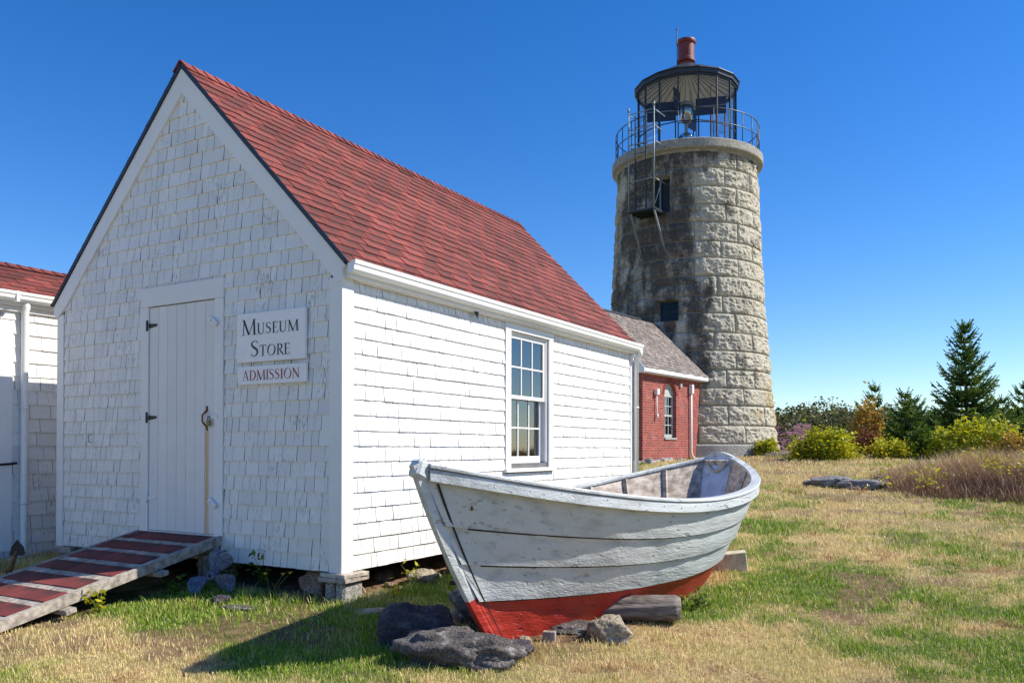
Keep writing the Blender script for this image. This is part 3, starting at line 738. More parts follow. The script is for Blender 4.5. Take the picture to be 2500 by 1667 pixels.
# ------------------------------------------------------------------ neighbouring white building on the left
nb = thing('shingled_outbuilding', (-6, 2, -.3), 'low white shingled building with red roof and downpipe, partly hidden beside the store', 'building')
NX = -5.1
mb = MB(); shingle_wall(mb, (NX, -3, 0), (0, 1, 0), (1, 0, 0), lambda z: 0, lambda z: 12, -.215, 2.76, .166, (), 71, (.13, .33), butt=.02)
mb.box((NX-.1, -3, -.2), (NX-.002, 9, 2.78), 1); mb.build('wall', [M['shingle'], M['gap']], nb)
mb = MB(); mb.box((NX-1.7, -3, -.2), (NX-.101, -2.9, 2.78)); mb.box((NX-1.7, 8.9, -.2), (NX-.101, 9, 2.78)); mb.box((NX-1.8, -3, -.2), (NX-1.7, 9, 2.78)); mb.build('rear_wall', M['trim'], nb)
mb = MB(); mb.box((NX+.001, -.75, -.12), (NX+.05, -.055, 2.55), bev=.004); mb.build('casing_board', M['trim'], nb)
mb = MB(); mb.box((NX+.001, -3, 2.765), (NX+.09, 9, 2.88), bev=.004); mb.box((NX+.001, -3, 2.70), (NX+.045, 9, 2.764), bev=.006); mb.build('eave_board', M['trim'], nb)
mb = MB(); pf = [(x+NX-.003, z+.205) for x, z in prof]; mb.prism(pf, (0, -3.05, 0), (1, 0, 0), (0, 0, 1), (0, 1, 0), 0, 12.1)
mb.box((NX+.09, -.09, 2.80), (NX+.186, -.055, 2.925)); ng = mb.build('gutter', M['gutter'], nb)
mb = MB(); mb.tube([(NX+.09, .075, 2.83), (NX+.09, .075, 2.76), (NX+.07, .07, 2.70), (NX+.07, .07, -.10), (NX+.08, .04, -.19), (NX+.11, -.08, -.235), (NX+.13, -.5, -.26)], .040, 12)
for z in (1.55, .42): mb.tube([(NX+.07, .07, z), (NX+.07, .07, z+.03)], .046, 12)
mb.build('downpipe', M['gutter'], ng)
O = np.array((NX+.14, -3.06, 2.885)); Vv = np.array((-.86, 0, .52)); LL = np.linalg.norm(Vv); Vv /= LL; U = np.array((0, 1., 0)); Nn = np.cross(U, Vv)
mb = MB(); roof_tabs(mb, O, U, Vv, Nn, 12.1, LL, .127, .32, 77, .010); mb.prism([(0, .02), (12.1, .02), (12.1, LL), (0, LL)], O, U, Vv, Nn, -.03, -.002, 1)
rp = O+Vv*LL; O2 = rp+np.array((-.86, 12.1, -.52)); V2 = np.array((.86, 0, .52))/LL; U2 = np.array((0, -1., 0)); N2 = np.cross(U2, V2)
roof_tabs(mb, O2, U2, V2, N2, 12.1, LL, .127, .32, 78, .010)
for k in range(80):
    ya = -3.05+k*.15
    for s2 in (1, -1):
        d = np.array((s2*.86, 0, -.52))/LL; n2 = np.array((.52*s2, 0, .86))/LL; tp = rp+np.array((0, 0, .012)); tp[1] = 0
        P = lambda y, dd, h: tp+d*dd+n2*h+np.array((0, y, 0))
        mb.add([P(ya, 0, .016), P(ya, .13, .018), P(ya+.19, .13, .004), P(ya+.19, 0, .003)], [(0, 1, 2, 3)], 0, at=[(.2, .1, rr.random())]*4)
mb.build('roof', [M['redroof'], M['drip']], nb, keep_attr=True)
mb = MB(); mb.tube([(NX+.06, -2.5, .80), (NX+.062, -.6, .885), (NX+.064, -.1, .90), (NX+.04, -.0, .91)], .014, 6); mb.build('cable', M['black'], nb)
for y in (-2.5, 0.6, 3.5, 6.5): mb = MB(); mb.box((NX-.3, y-.1, -.5), (NX-.06, y+.1, -.2)); mb.build('pier', M['concrete'], nb)

# ------------------------------------------------------------------ brick entry building between the store and the tower
T = np.array((-4.365, 22.681)); TZ = .9
P1 = np.array((-3.514, 16.237)); A2 = np.array((.1093, .9940)); B2 = np.array((.9940, -.1093))     # along the wall, outward
bk = thing('brick_entry_building', (P1[0]-1.3, P1[1]+2, .65), 'small red brick building with grey wood roof joined to the stone lighthouse', 'building')
mt, t, b = new_mat('red_brick'); v = attr(t, "tuv").outputs["Vector"]
br = N(t, "ShaderNodeTexBrick"); br.offset = .5
for k_, val in (("Color1", (.36, .060, .040, 1)), ("Color2", (.21, .040, .030, 1)), ("Mortar", (.40, .30, .26, 1)), ("Scale", 1.0), ("Mortar Size", .0055), ("Mortar Smooth", .3), ("Bias", .1), ("Brick Width", .215), ("Row Height", .072)):
    br.inputs[k_].default_value = val
wv = N(t, "ShaderNodeVectorMath"); wv.operation = 'ADD'; nv_ = N(t, "ShaderNodeTexNoise", Scale=9.0); sc_ = N(t, "ShaderNodeVectorMath"); sc_.operation = 'SCALE'; sc_.inputs["Scale"].default_value = .012
lk(t, v, nv_.inputs["Vector"]); lk(t, nv_.outputs["Color"], sc_.inputs[0]); lk(t, v, wv.inputs[0]); lk(t, sc_.outputs[0], wv.inputs[1]); lk(t, wv.outputs[0], br.inputs["Vector"])
col = mix(t, .7, br.outputs["Color"], ramp(t, noise(t, v, 14, 4), [(.3, .5), (.7, 1.5)]), 'MULTIPLY')
col = mix(t, mathn(t, 'MULTIPLY', ramp(t, noise(t, v, 2.2, 5, .7), [(.54, 0), (.70, 1)]), .30), col, (.42, .34, .31))
lk(t, col, b.inputs["Base Color"]); b.inputs["Roughness"].default_value = .9
bump(t, b, mathn(t, 'SUBTRACT', mathn(t, 'MULTIPLY', noise(t, v, 60, 4), .3), br.outputs["Fac"]), .7, .012)
M['brick'] = mt
def wp(tt, o=0.0, z=0.0): q = P1+A2*tt+B2*o; return np.array((q[0], q[1], z))
WB0, WB1, WBZ0, WBS, WBT = 1.36, 2.16, 1.42, 2.68, 3.05    # arched window: sides, sill, spring, crown
def brick_poly(mb, poly, o0=0.0, d=.25):
    n = len(poly); at = [(a, z, 0) for a, z in poly]
    mb.add([wp(a, o0, z) for a, z in poly], [tuple(range(n))], 0, at=at)
mb = MB(); zb_, zt_ = .45, 3.36
brick_poly(mb, [(0, zb_), (WB0, zb_), (WB0, zt_), (0, zt_)]); brick_poly(mb, [(WB1, zb_), (4.4, zb_), (4.4, zt_), (WB1, zt_)])
brick_poly(mb, [(WB0, zb_), (WB1, zb_), (WB1, WBZ0), (WB0, WBZ0)])
ac = []; na = 14
for k in range(na+1):
    th = math.pi*(1-k/na); ac.append(((WB0+WB1)/2+(WB1-WB0)/2*math.cos(th), WBS+(WBT-WBS)*math.sin(th)))
for k in range(na): brick_poly(mb, [ac[k], ac[k+1], (ac[k+1][0], zt_), (ac[k][0], zt_)])
rev = [(WB1, WBZ0), (WB1, WBS)]+ac[::-1][1:]+[(WB0, WBZ0)]
for p, q in zip(rev, rev[1:]+rev[:1]):
    mb.add([wp(p[0], 0, p[1]), wp(q[0], 0, q[1]), wp(q[0], -.2, q[1]), wp(p[0], -.2, p[1])], [(0, 1, 2, 3)], 0, at=[(p[0], p[1], 0), (q[0], q[1], 0), (q[0]+.2, q[1], 0), (p[0]+.2, p[1], 0)])
WBW = 2.6; RZB = 5.10; EZB = 3.34; OVB = .22
for tt, fl in ((0.0, 1),):
    gp = [(0, zb_), (0, 3.42), (-WBW/2, RZB-.15), (-WBW, 3.42), (-WBW, zb_)]
    mb.add([wp(tt, a, z) for a, z in gp], [tuple(range(5))], 0, at=[(a, z, 0) for a, z in gp])
gp = [(0, zb_), (4.4, zb_), (4.4, zt_), (0, zt_)]
mb.add([wp(a, -WBW, z) for a, z in gp], [(3, 2, 1, 0)], 0, at=[(a, z, 0) for a, z in gp])
mb.build('wall', M['brick'], bk, keep_attr=True)
mb = MB(); rr = random.Random(2)                            # rowlock arch and a little rubble footing
for k in range(15):
    th = math.pi*(1-(k+.5)/15); c = ((WB0+WB1)/2+((WB1-WB0)/2+.06)*math.cos(th), WBS+(WBT-WBS+.06)*math.sin(th))
    ra = np.array((A2[0]*math.cos(th), A2[1]*math.cos(th), math.sin(th))); ta = np.cross(np.array((B2[0], B2[1], 0)), ra)
    mb.obox(wp(c[0], .004, c[1]), ra, ta, (B2[0], B2[1], 0), .062, .034, .010, 0, .004)
mb.build('brick_arch', m_simple('arch_brick', (.24, .045, .032), .9, var=.35, scale=30), bk)
mb = MB(); mb.obox(wp(.9, .02, .60), (A2[0], A2[1], 0), (B2[0], B2[1], 0), (0, 0, 1), 2.2, .06, .15, 0, .02)
for k in range(16):
    mb.obox(wp(-.1+k*.16, .12+rr.uniform(0, .12), .70+rr.uniform(-.06, .04)), (A2[0], A2[1], rr.uniform(-.2, .2)), (B2[0], B2[1], 0), (0, 0, 1), rr.uniform(.06, .14), rr.uniform(.06, .12), rr.uniform(.05, .1), 0, .03)
mb.build('foundation', M['concrete'], bk)
# roof with separate wood shingles
A3 = np.array((A2[0], A2[1], 0.)); B3 = np.array((B2[0], B2[1], 0.))
LLb = 4.6; mb = MB()
for sg in (1, -1):
    e0 = wp(-.28 if sg > 0 else LLb-.28, OVB if sg > 0 else -WBW-OVB, EZB); rdg = wp(0, -WBW/2, RZB)
    run = WBW/2+OVB; V3 = -sg*B3*run+np.array((0, 0, RZB-EZB)); LL = np.linalg.norm(V3); V3 /= LL; U3 = A3*sg; N3 = np.cross(U3, V3)
    hi = (lambda vv: LLb-.12 if True else 0)
    roof_tabs(mb, e0, U3, V3, N3, LLb, LL, .125, .135, 81+sg, .013, jit=.008, rnd=True)
    mb.prism([(0, 0.02), (LLb, 0.02), (LLb, LL), (0, LL)], e0, U3, V3, N3, -.05, -.002, 1)
rfb = mb.build('roof', [M['greyroof'], M['gap']], bk, keep_attr=True)
mb = MB(); mb.beam(wp(-.3, -WBW/2, RZB+.02), wp(2.3, -WBW/2, RZB+.02), .10, .035); mb.build('ridge_cap', M['bluegrey'], rfb)
mb = MB()
mb.prism([(-.30, EZB-.105), (4.15, EZB-.105), (4.15, EZB+.005), (-.30, EZB+.005)], (P1[0], P1[1], 0), A3, (0, 0, 1), B3, OVB-.03, OVB-.002)
mb.prism([(-.28, EZB-.135), (4.1, EZB-.135), (4.1, EZB-.11), (-.28, EZB-.11)], (P1[0], P1[1], 0), A3, (0, 0, 1), B3, .002, OVB-.031)
mb.prism([(OVB, EZB-.14), (OVB, EZB+.0), (-WBW/2, RZB-.06), (-WBW/2, RZB-.25), (-.0, EZB+.02), (.0, EZB-.14)], (P1[0], P1[1], 0), B3, (0, 0, 1), -A3, .28, .305)
mb.build('eave_board', M['trim'], bk)
mb = MB()                                                  # arched sash
G3 = lambda a0, a1, z0, z1, o0, o1: mb.prism([(a0, z0), (a1, z0), (a1, z1), (a0, z1)], (P1[0], P1[1], 0), A3, (0, 0, 1), B3, o0, o1)
ins = [((a-(WB0+WB1)/2)*.995+(WB0+WB1)/2, WBS+(z-WBS)*.99) for a, z in ac]; inn = [((a-(WB0+WB1)/2)*.80+(WB0+WB1)/2, WBS+(z-WBS)*.78) for a, z in ac]
for k in range(na):
    mb.prism([ins[k], inn[k], inn[k+1], ins[k+1]][::-1], (P1[0], P1[1], 0), A3, (0, 0, 1), B3, -.16, -.10)
mb.prism(inn, (P1[0], P1[1], 0), A3, (0, 0, 1), B3, -.155, -.125)
G3(WB0+.004, WB0+.075, WBZ0+.002, WBS, -.16, -.10); G3(WB1-.075, WB1-.004, WBZ0+.002, WBS, -.16, -.10)
G3(WB0+.076, WB1-.076, WBS-.05, WBS, -.159, -.105); G3(WB0+.076, WB1-.076, WBZ0+.002, WBZ0+.10, -.159, -.105)
zm = (WBZ0+.1+WBS-.05)/2; G3(WB0+.076, WB1-.076, zm-.025, zm+.025, -.158, -.10)
am = (WB0+WB1)/2
for q in (-1, 1): G3(am+q*.11-.012, am+q*.11+.012, WBZ0+.1, zm-.025, -.15, -.12); G3(am+q*.11-.012, am+q*.11+.012, zm+.025, WBS-.05, -.15, -.12)
for zz in ((WBZ0+.1+zm)/2, (zm+WBS)/2-.02):
    for a0, a1 in ((WB0+.076, am-.123), (am-.097, am+.097), (am+.123, WB1-.076)): G3(a0, a1, zz-.012, zz+.012, -.15, -.12)
wb = mb.build('window', m_simple('grey_green_sash_paint', (.42, .45, .43), .6, var=.08), bk)
mb = MB(); G3(WB0+.07, WB1-.07, WBZ0+.05, WBS, -.140, -.136); mb.build('pane', M['glass'], wb)
mb = MB(); G3(WB0-.0, WB1+.0, WBZ0-.06, WBZ0, -.19, .035); mb.build('sill', M['concrete'], wb)
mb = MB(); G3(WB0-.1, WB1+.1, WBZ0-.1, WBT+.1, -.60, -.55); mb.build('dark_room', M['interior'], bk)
mb = MB(); tt = 3.10
mb.obox(wp(tt, .07, 2.93), A3, B3, (0, 0, 1), .065, .06, .14, 0, .01)
mb.tube([wp(tt, .06, 2.80), wp(tt, .06, 1.0), wp(tt+.03, .075, .88), wp(tt+.16, .10, .78), wp(tt+.8, .14, .75)], .035, 10)
mb.build('conduit_pipe', M['trim'], bk)
mb = MB(); tt = .77
mb.obox(wp(tt, .06, 2.72), A3, B3, (0, 0, 1), .075, .055, .085, 0, .01); mb.tube([wp(tt, .05, 2.64), wp(tt, .055, 2.1), wp(tt+.02, .06, 1.98)], .018, 8); mb.tube([wp(tt+.02, .06, 2.09), wp(tt+.02, .06, 1.96)], .034, 8)
mb.build('light_fixture', M['trim'], bk)
mb = MB(); mb.obox(wp(2.42, .03, 3.0), A3, B3, (0, 0, 1), .06, .028, .06, 0, .01); mb.build('junction_box', m_simple('stone_grey_box', (.42, .39, .36), .8), bk)

# ------------------------------------------------------------------ lighthouse
lh = thing('stone_lighthouse', (T[0], T[1], .8), 'tall round grey granite lighthouse tower with glazed lantern and iron gallery', 'lighthouse')
CC = np.array(-Fh); RR = np.array(Rh)                      # towards the photographer / to the right of the tower
def tw(ang, r, z): a = R_(ang); q = T+(CC*math.cos(a)+RR*math.sin(a))*r; return np.array((q[0], q[1], z))
def trad(z): return np.interp(z, [.6, 1.25, 2.2, 4, 5.85, 8, 10.45, 11.0], [3.02, 2.99, 2.90, 2.745, 2.61, 2.485, 2.375, 2.36])
NTH, NZ = 900, 560
th = np.linspace(0, 2*np.pi, NTH, endpoint=False); zz = np.linspace(1.22, 10.82, NZ)
TH, ZZ = np.meshgrid(th, zz)
NC = 16; zc0, zc1 = 1.25, 10.82; ch = (zc1-zc0)/NC
rows = np.array([zc0+ch*k for k in range(NC+1)]); rr_ = np.random.default_rng(12); rows[1:-1] += rr_.uniform(-.03, .03, NC-1)
ci = np.clip(np.searchsorted(rows, ZZ)-1, 0, NC-1)
dz_ = np.minimum(ZZ-rows[ci], rows[ci+1]-ZZ)
dj = np.full(TH.shape, 9.0); bid = np.zeros(TH.shape, int)
for c in range(NC):
    msk = ci == c; rad = float(trad((rows[c]+rows[c+1])/2))
    nb_ = 11 if c < 8 else 10; off = rr_.uniform(0, 1) if c == 0 else (off+.5*2*np.pi/nb_) % (2*np.pi)
    js = np.sort((off+2*np.pi*np.arange(nb_)/nb_+rr_.uniform(-.09, .09, nb_)) % (2*np.pi)); t0 = TH[msk]
    d = np.abs((t0[:, None]-js[None]+np.pi) % (2*np.pi)-np.pi); dj[msk] = d.min(1)*rad
    bid[msk] = np.searchsorted(js, t0) % nb_+c*20
joint = np.minimum(dz_, dj)
groove = 1-np.clip((joint-.009)/.016, 0, 1)
pil = np.clip(joint/.13, 0, 1); pil = pil*(2-pil)
RAD = trad(ZZ)
ang_dir_x = np.cos(TH)*CC[0]+np.sin(TH)*RR[0]; ang_dir_y = np.cos(TH)*CC[1]+np.sin(TH)*RR[1]
xs, ys = ang_dir_x*RAD, ang_dir_y*RAD
rock = fbm(xs*4.5, ys*4.5, ZZ*5.5, 5, 21)-.5
rdg_ = 1-np.abs(2*fbm(xs*7, ys*7, ZZ*9, 4, 33)-1)
bh = rr_.uniform(-.012, .018, 400)[bid]
disp = (1-groove)*(.012+.030*pil+bh+(.13*rock+.075*(rdg_-.75))*(.3+.7*pil))-groove*.030
# deep openings: a stair window below and the gallery door above
for a0, hw, z0_, z1_ in ((-25.5, .36, 5.22, 5.92), (-34.0, .40, 8.80, 10.02)):
    da = ((TH-R_(a0)+np.pi) % (2*np.pi)-np.pi)*RAD
    ins_ = (np.abs(da) < hw) & (ZZ > z0_) & (ZZ < z1_)
    disp = np.where(ins_, -.42, disp)
RD = RAD+disp
V = np.stack([T[0]+ang_dir_x*RD, T[1]+ang_dir_y*RD, ZZ], -1).reshape(-1, 3)
i = np.arange((NZ-1)*NTH); r0, c0_ = i//NTH, i % NTH; c1_ = (c0_+1) % NTH
F = np.stack([r0*NTH+c0_, r0*NTH+c1_, (r0+1)*NTH+c1_, (r0+1)*NTH+c0_], 1)
# weathering and painted shade: left side mottled and darkened as if unlit, runs under the iron platform, lichen low on the right
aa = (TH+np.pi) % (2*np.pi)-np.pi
left_shade = np.exp(-((aa-R_(-45))/R_(46))**2)
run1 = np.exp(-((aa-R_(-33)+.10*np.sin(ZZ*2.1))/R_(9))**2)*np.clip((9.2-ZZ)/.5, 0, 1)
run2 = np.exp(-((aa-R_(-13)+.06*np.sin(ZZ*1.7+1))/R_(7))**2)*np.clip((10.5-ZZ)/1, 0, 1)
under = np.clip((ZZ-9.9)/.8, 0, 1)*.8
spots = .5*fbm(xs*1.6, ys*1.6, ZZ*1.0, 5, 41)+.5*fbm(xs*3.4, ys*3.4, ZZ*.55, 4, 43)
stain_shade = np.clip((spots-.53)*4.4+.95*left_shade+.45*run1+.30*run2+under*.7-.35*(ZZ < 3)*np.clip((3-ZZ), 0, 1), 0, 1)*np.clip((ZZ-1.6)/1.5, .15, 1)
lich = np.exp(-((aa-R_(62))/R_(34))**2)*np.clip((6.5-ZZ)/3, 0, 1)*np.clip((ZZ-1.2)/1, 0, 1)
lich = np.clip((fbm(xs*1.8+5, ys*1.8, ZZ*1.8, 4, 55)-.42)*4, 0, 1)*lich
mt, t, b = new_mat('rock_faced_granite'); v = coords(t)
f = noise(t, v, 7, 6, .7); sp = noise(t, v, 38, 4, .8)
c = ramp(t, f, [(.3, (.40, .365, .285)), (.7, (.62, .575, .46))])
c = mix(t, .75, c, ramp(t, sp, [(.32, .4), (.5, .95), (.7, 1.5)]), 'MULTIPLY')
st = mathn(t, 'ADD', attr(t, "stain_shade").outputs["Fac"], mathn(t, 'MULTIPLY', mathn(t, 'ADD', mathn(t, 'SUBTRACT', noise(t, coords(t, (1, 1, .35)), 24, 5, .8), .5), mathn(t, 'MULTIPLY', mathn(t, 'SUBTRACT', noise(t, v, 3.2, 5, .75), .5), 1.1)), 1.7))
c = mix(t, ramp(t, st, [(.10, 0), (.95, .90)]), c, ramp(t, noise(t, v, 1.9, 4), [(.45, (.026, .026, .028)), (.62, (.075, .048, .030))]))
c = mix(t, mathn(t, 'MULTIPLY', attr(t, "joint").outputs["Fac"], .6), c, (.33, .31, .275))
l2 = ramp(t, mathn(t, 'ADD', attr(t, "lichen").outputs["Fac"], mathn(t, 'MULTIPLY', mathn(t, 'SUBTRACT', noise(t, v, 13, 5, .8), .5), 1.4)), [(.35, 0), (.8, .8)])
c = mix(t, l2, c, ramp(t, noise(t, v, 2.3, 3), [(.40, (.42, .37, .15)), (.62, (.38, .15, .05))]))
lk(t, c, b.inputs["Base Color"]); b.inputs["Roughness"].default_value = .92; bump(t, b, mathn(t, 'ADD', f, sp), .7, .03)
M['granite'] = mt
big_mesh('tower_wall', V, F, mt, {'stain_shade': stain_shade.ravel(), 'joint': groove.ravel(), 'lichen': lich.ravel()}, parent=lh)
mb = MB(); mb.lathe([(3.12, .5), (3.12, 1.19), (3.08, 1.235), (2.8, 1.235)], (T[0], T[1]), 96); mb.build('plinth', M['concrete'], lh)
mb = MB(); mb.lathe([(2.2, 10.80), (2.38, 10.80), (2.42, 10.72), (2.46, 10.78), (2.50, 10.80), (2.585, 10.83), (2.60, 10.86), (2.60, 11.10), (2.57, 11.13), (1.2, 11.15)], (T[0], T[1]), 128)
gal = mb.build('gallery_slab', m_rock('gallery_granite', (.26, .25, .22), (.42, .40, .35), (.36, .34, .22), .5, 6), lh)
# window in the stair opening and the door
def face(mb, ang, r, u0, u1, z0, z1, d=.03, mi=0):
    a = R_(ang); n = np.array((*(CC*math.cos(a)+RR*math.sin(a)), 0.)); ta = np.array((*(-CC*math.sin(a)+RR*math.cos(a)), 0.))
    c = np.array((T[0], T[1], (z0+z1)/2))+n*r+ta*(u0+u1)/2; mb.obox(c, ta, n, (0, 0, 1), (u1-u0)/2, d/2, (z1-z0)/2, mi, .004)
mb = MB(); a0 = -25.5; r0_ = 2.28
for u0, u1, z0_, z1_ in ((-.37, -.29, 5.2, 5.94), (.29, .37, 5.2, 5.94), (-.29, .29, 5.2, 5.27), (-.29, .29, 5.86, 5.94), (-.012, .012, 5.27, 5.86), (-.29, -.012, 5.55, 5.58), (.012, .29, 5.55, 5.58)): face(mb, a0, r0_, u0, u1, z0_, z1_)
sw = mb.build('stair_window', M['darkiron'], lh)
mb = MB(); face(mb, a0, r0_-.02, -.29, .29, 5.27, 5.86, .004); mb.build('pane', m_glass('dark_stair_glass', (.35, .4, .5), .01, .25), sw)
mb = MB(); face(mb, -34, 2.06, -.42, .42, 8.75, 10.05, .03); face(mb, -34, 2.10, -.40, -.32, 8.8, 10.0, .04, 1); face(mb, -34, 2.10, .32, .40, 8.8, 10.0, .04, 1); face(mb, -34, 2.12, -.08, -.02, 8.8, 10.0, .04, 1)
mb.build('upper_door', [M['black'], M['greyiron']], lh)
# iron platform with rails and ladder up to the gallery
an = -37.5; nrm = np.array((*(CC*math.cos(R_(an))+RR*math.sin(R_(an))), 0.)); tg = np.array((*(-CC*math.sin(R_(an))+RR*math.cos(R_(an))), 0.)); T3 = np.array((T[0], T[1], 0.))
def pf_(r, u, z): return T3+nrm*r+tg*u+np.array((0, 0, z))
mb = MB(); mb.obox(pf_(2.85, 0, 8.76), tg, nrm, (0, 0, 1), .47, .46, .025, 0, .004)
for q in range(9): mb.beam(pf_(2.40, -.44+q*.11, 8.725), pf_(3.30, -.44+q*.11, 8.725), .025, .05)
plt = mb.build('platform', M['darkiron'], lh)
for u in (-.42, .42): mb = MB(); mb.beam(pf_(3.22, u, 8.72), pf_(2.50, u*1.05, 7.55), .05, .05); mb.build('bracket', M['greyiron'], plt)
mb = MB()
for u in (-.46, .46): mb.tube([pf_(3.30, u, 8.75), pf_(3.30, u, 12.12 if u > 0 else 11.98)], .024, 8); mb.tube([pf_(3.30, u, 12.0), pf_(3.30, u, 12.14)], .034, 8)
for z in (9.72, 10.92, 11.40, 11.92):
    mb.tube([pf_(2.55 if z > 10 else 2.42, .46, z-.02), pf_(3.30, .46, z), pf_(3.30, -.46, z), pf_(2.98, -.46, z)], .018, 6)
mb.tube([pf_(3.30, .46, 8.8), pf_(2.44, .46, 10.35)], .014, 6)
mb.build('handrail', M['greyiron'], plt)
mb = MB()
for u in (-.40, -.02): mb.beam(pf_(2.95, u, 8.78), pf_(2.95, u, 12.0), .035, .05, tuple(nrm))
for q in range(11): mb.tube([pf_(2.95, -.40, 9.0+q*.29), pf_(2.95, -.02, 9.0+q*.29)], .013, 6)
mb.build('ladder', M['darkiron'], plt)
# gallery railing
mb = MB(); RRl = 2.47
for z in (11.66, 12.14):
    arcp = [tw(a_, RRl, z) for a_ in np.linspace(-18, 314, 90)]; mb.tube(arcp, .017, 6)
for a_ in np.linspace(-18, 314, 26): mb.tube([tw(a_, RRl, 11.1), tw(a_, RRl, 12.16)], .015, 6)
mb.build('gallery_railing', M['darkiron'], gal)
# lantern room
NS = 16; a_off = 1.6; rl_ = 1.70
lan = MB(); lan.lathe([(rl_+.05, 11.14), (rl_+.05, 11.22), (rl_-.08, 11.22)], (T[0], T[1]), 64)
crn = lambda k, r, z: tw(a_off+k*360/NS, r, z)
for k in range(NS):
    lan.beam(crn(k, rl_, 11.2), crn(k, rl_, 13.65), .036, .06, tuple(tw(a_off+k*360/NS, 1, 0)-tw(0, 0, 0)))
    lan.beam(crn(k, rl_, 11.26), crn(k+1, rl_, 11.26), .06, .07); lan.beam(crn(k, rl_, 13.60), crn(k+1, rl_, 13.60), .06, .08)
    lan.beam(crn(k, rl_, 12.03), crn(k+1, rl_, 12.03), .03, .03)
lant = lan.build('lantern_frame', M['drip'], lh)
mb = MB()
for k in range(NS):
    mb.add([crn(k, rl_-.01, 11.28), crn(k+1, rl_-.01, 11.28), crn(k+1, rl_-.01, 13.58), crn(k, rl_-.01, 13.58)], [(0, 1, 2, 3)])
mb.build('lantern_glass', M['lglass'], lant)
mb = MB(); vs = []
def ring(mb, r0, z0, r1, z1):
    for k in range(NS): mb.add([crn(k, r0, z0), crn(k+1, r0, z0), crn(k+1, r1, z1), crn(k, r1, z1)], [(0, 1, 2, 3)])
ring(mb, 1.70, 13.655, 1.78, 13.63); ring(mb, 1.78, 13.63, 1.79, 13.755); ring(mb, 1.79, 13.755, 1.84, 13.77); ring(mb, 1.84, 13.77, 1.825, 13.80); ring(mb, 1.825, 13.80, .32, 14.60); ring(mb, .32, 14.60, .05, 14.64)
lr = mb.build('lantern_roof', M['drip'], lh)
mb = MB(); ring(mb, .25, 14.50, 1.74, 13.645); mb.build('ceiling', M['ceiling'], lr)
mb = MB()
for k in range(NS*2): mb.beam(tw(a_off+k*180/NS, .3, 14.44), tw(a_off+k*180/NS, 1.70, 13.63), .012, .03)
mb.build('ceiling_rib', m_simple('grey_rib', (.25, .27, .28), .6), lr)
mb = MB(); mb.lathe([(.20, 14.55), (.22, 14.72), (.31, 14.74), (.31, 14.82), (.285, 14.86), (.285, 15.36), (.335, 15.40), (.345, 15.46), (.335, 15.50), (.25, 15.52), (.0, 15.53)], (T[0], T[1]), 40, smooth=False)
mb.build('vent', M['ventred'], lr)
mb = MB(); q = tw(-50, .50, 0)
mb.tube([(q[0], q[1], 14.45), (q[0], q[1], 15.82)], .014, 6)
for s_ in (-1, 1): mb.tube([(q[0], q[1], 15.70), (q[0]+RR[0]*.05*s_, q[1]+RR[1]*.05*s_, 15.80)], .008, 5)
mb.build('lightning_rod', M['black'], lr)
# beacon and dark panels inside
mb = MB(); mb.lathe([(.0, 11.2), (.16, 11.2), (.10, 11.45), (.12, 11.60), (.20, 11.62)], (T[0], T[1]), 24, smooth=True); mb.lathe([(.13, 12.2), (.06, 12.25), (.06, 12.55), (.14, 12.6)], (T[0], T[1]), 24)
mb.lathe([(.25, 13.16), (.27, 13.18), (.27, 13.28), (.2, 13.32), (0, 13.34)], (T[0], T[1]), 24)
mb.tube([(T[0], T[1], 11.3), (T[0], T[1], 13.3)], .03, 8); bec = mb.build('beacon', M['greyiron'], lh)
mb = MB(); mb.lathe([(.19, 11.62), (.26, 11.68), (.26, 12.12), (.19, 12.2)], (T[0], T[1]), 32, smooth=True); mb.build('lens', M['lens'], bec); mb = MB(); mb.lathe([(.14, 12.6), (.21, 12.7), (.24, 13.1), (.24, 13.16)], (T[0], T[1]), 32, smooth=True); mb.build('lens', M['lens'], bec)
for cx, dp, wd, z0_, z1_, ro_ in ((-.92, -.25, 1.0, 12.55, 13.22, -10), (-.42, -.45, .62, 12.85, 13.58, 58), (.82, -.2, 1.05, 12.82, 13.42, -14), (.26, .45, .6, 12.55, 13.3, 45)):
    a_ = R_(ro_); ux = np.array((*(RR*math.cos(a_)+np.array(Fh)*math.sin(a_)), 0.)); uy = np.cross((0, 0, 1.), ux); c = T3+np.array((*(RR*cx+np.array(Fh)*dp), (z0_+z1_)/2))
    mb = MB(); mb.obox(c, ux, uy, (0, 0, 1), wd/2, .012, (z1_-z0_)/2, 0, .003); pn = mb.build('dark_panel', M['panel'], lh)
    mb = MB(); mb.beam(c-ux*wd/2-uy*.03, c+ux*wd/2-uy*.03, .02, .03); mb.build('panel_bar', M['greyiron'], pn); mb = MB(); mb.tube([c+np.array((0, 0, (z1_-z0_)/2)), c+np.array((0, 0, 14.0-c[2]-.1))], .012, 6); mb.build('hanger', M['greyiron'], pn)

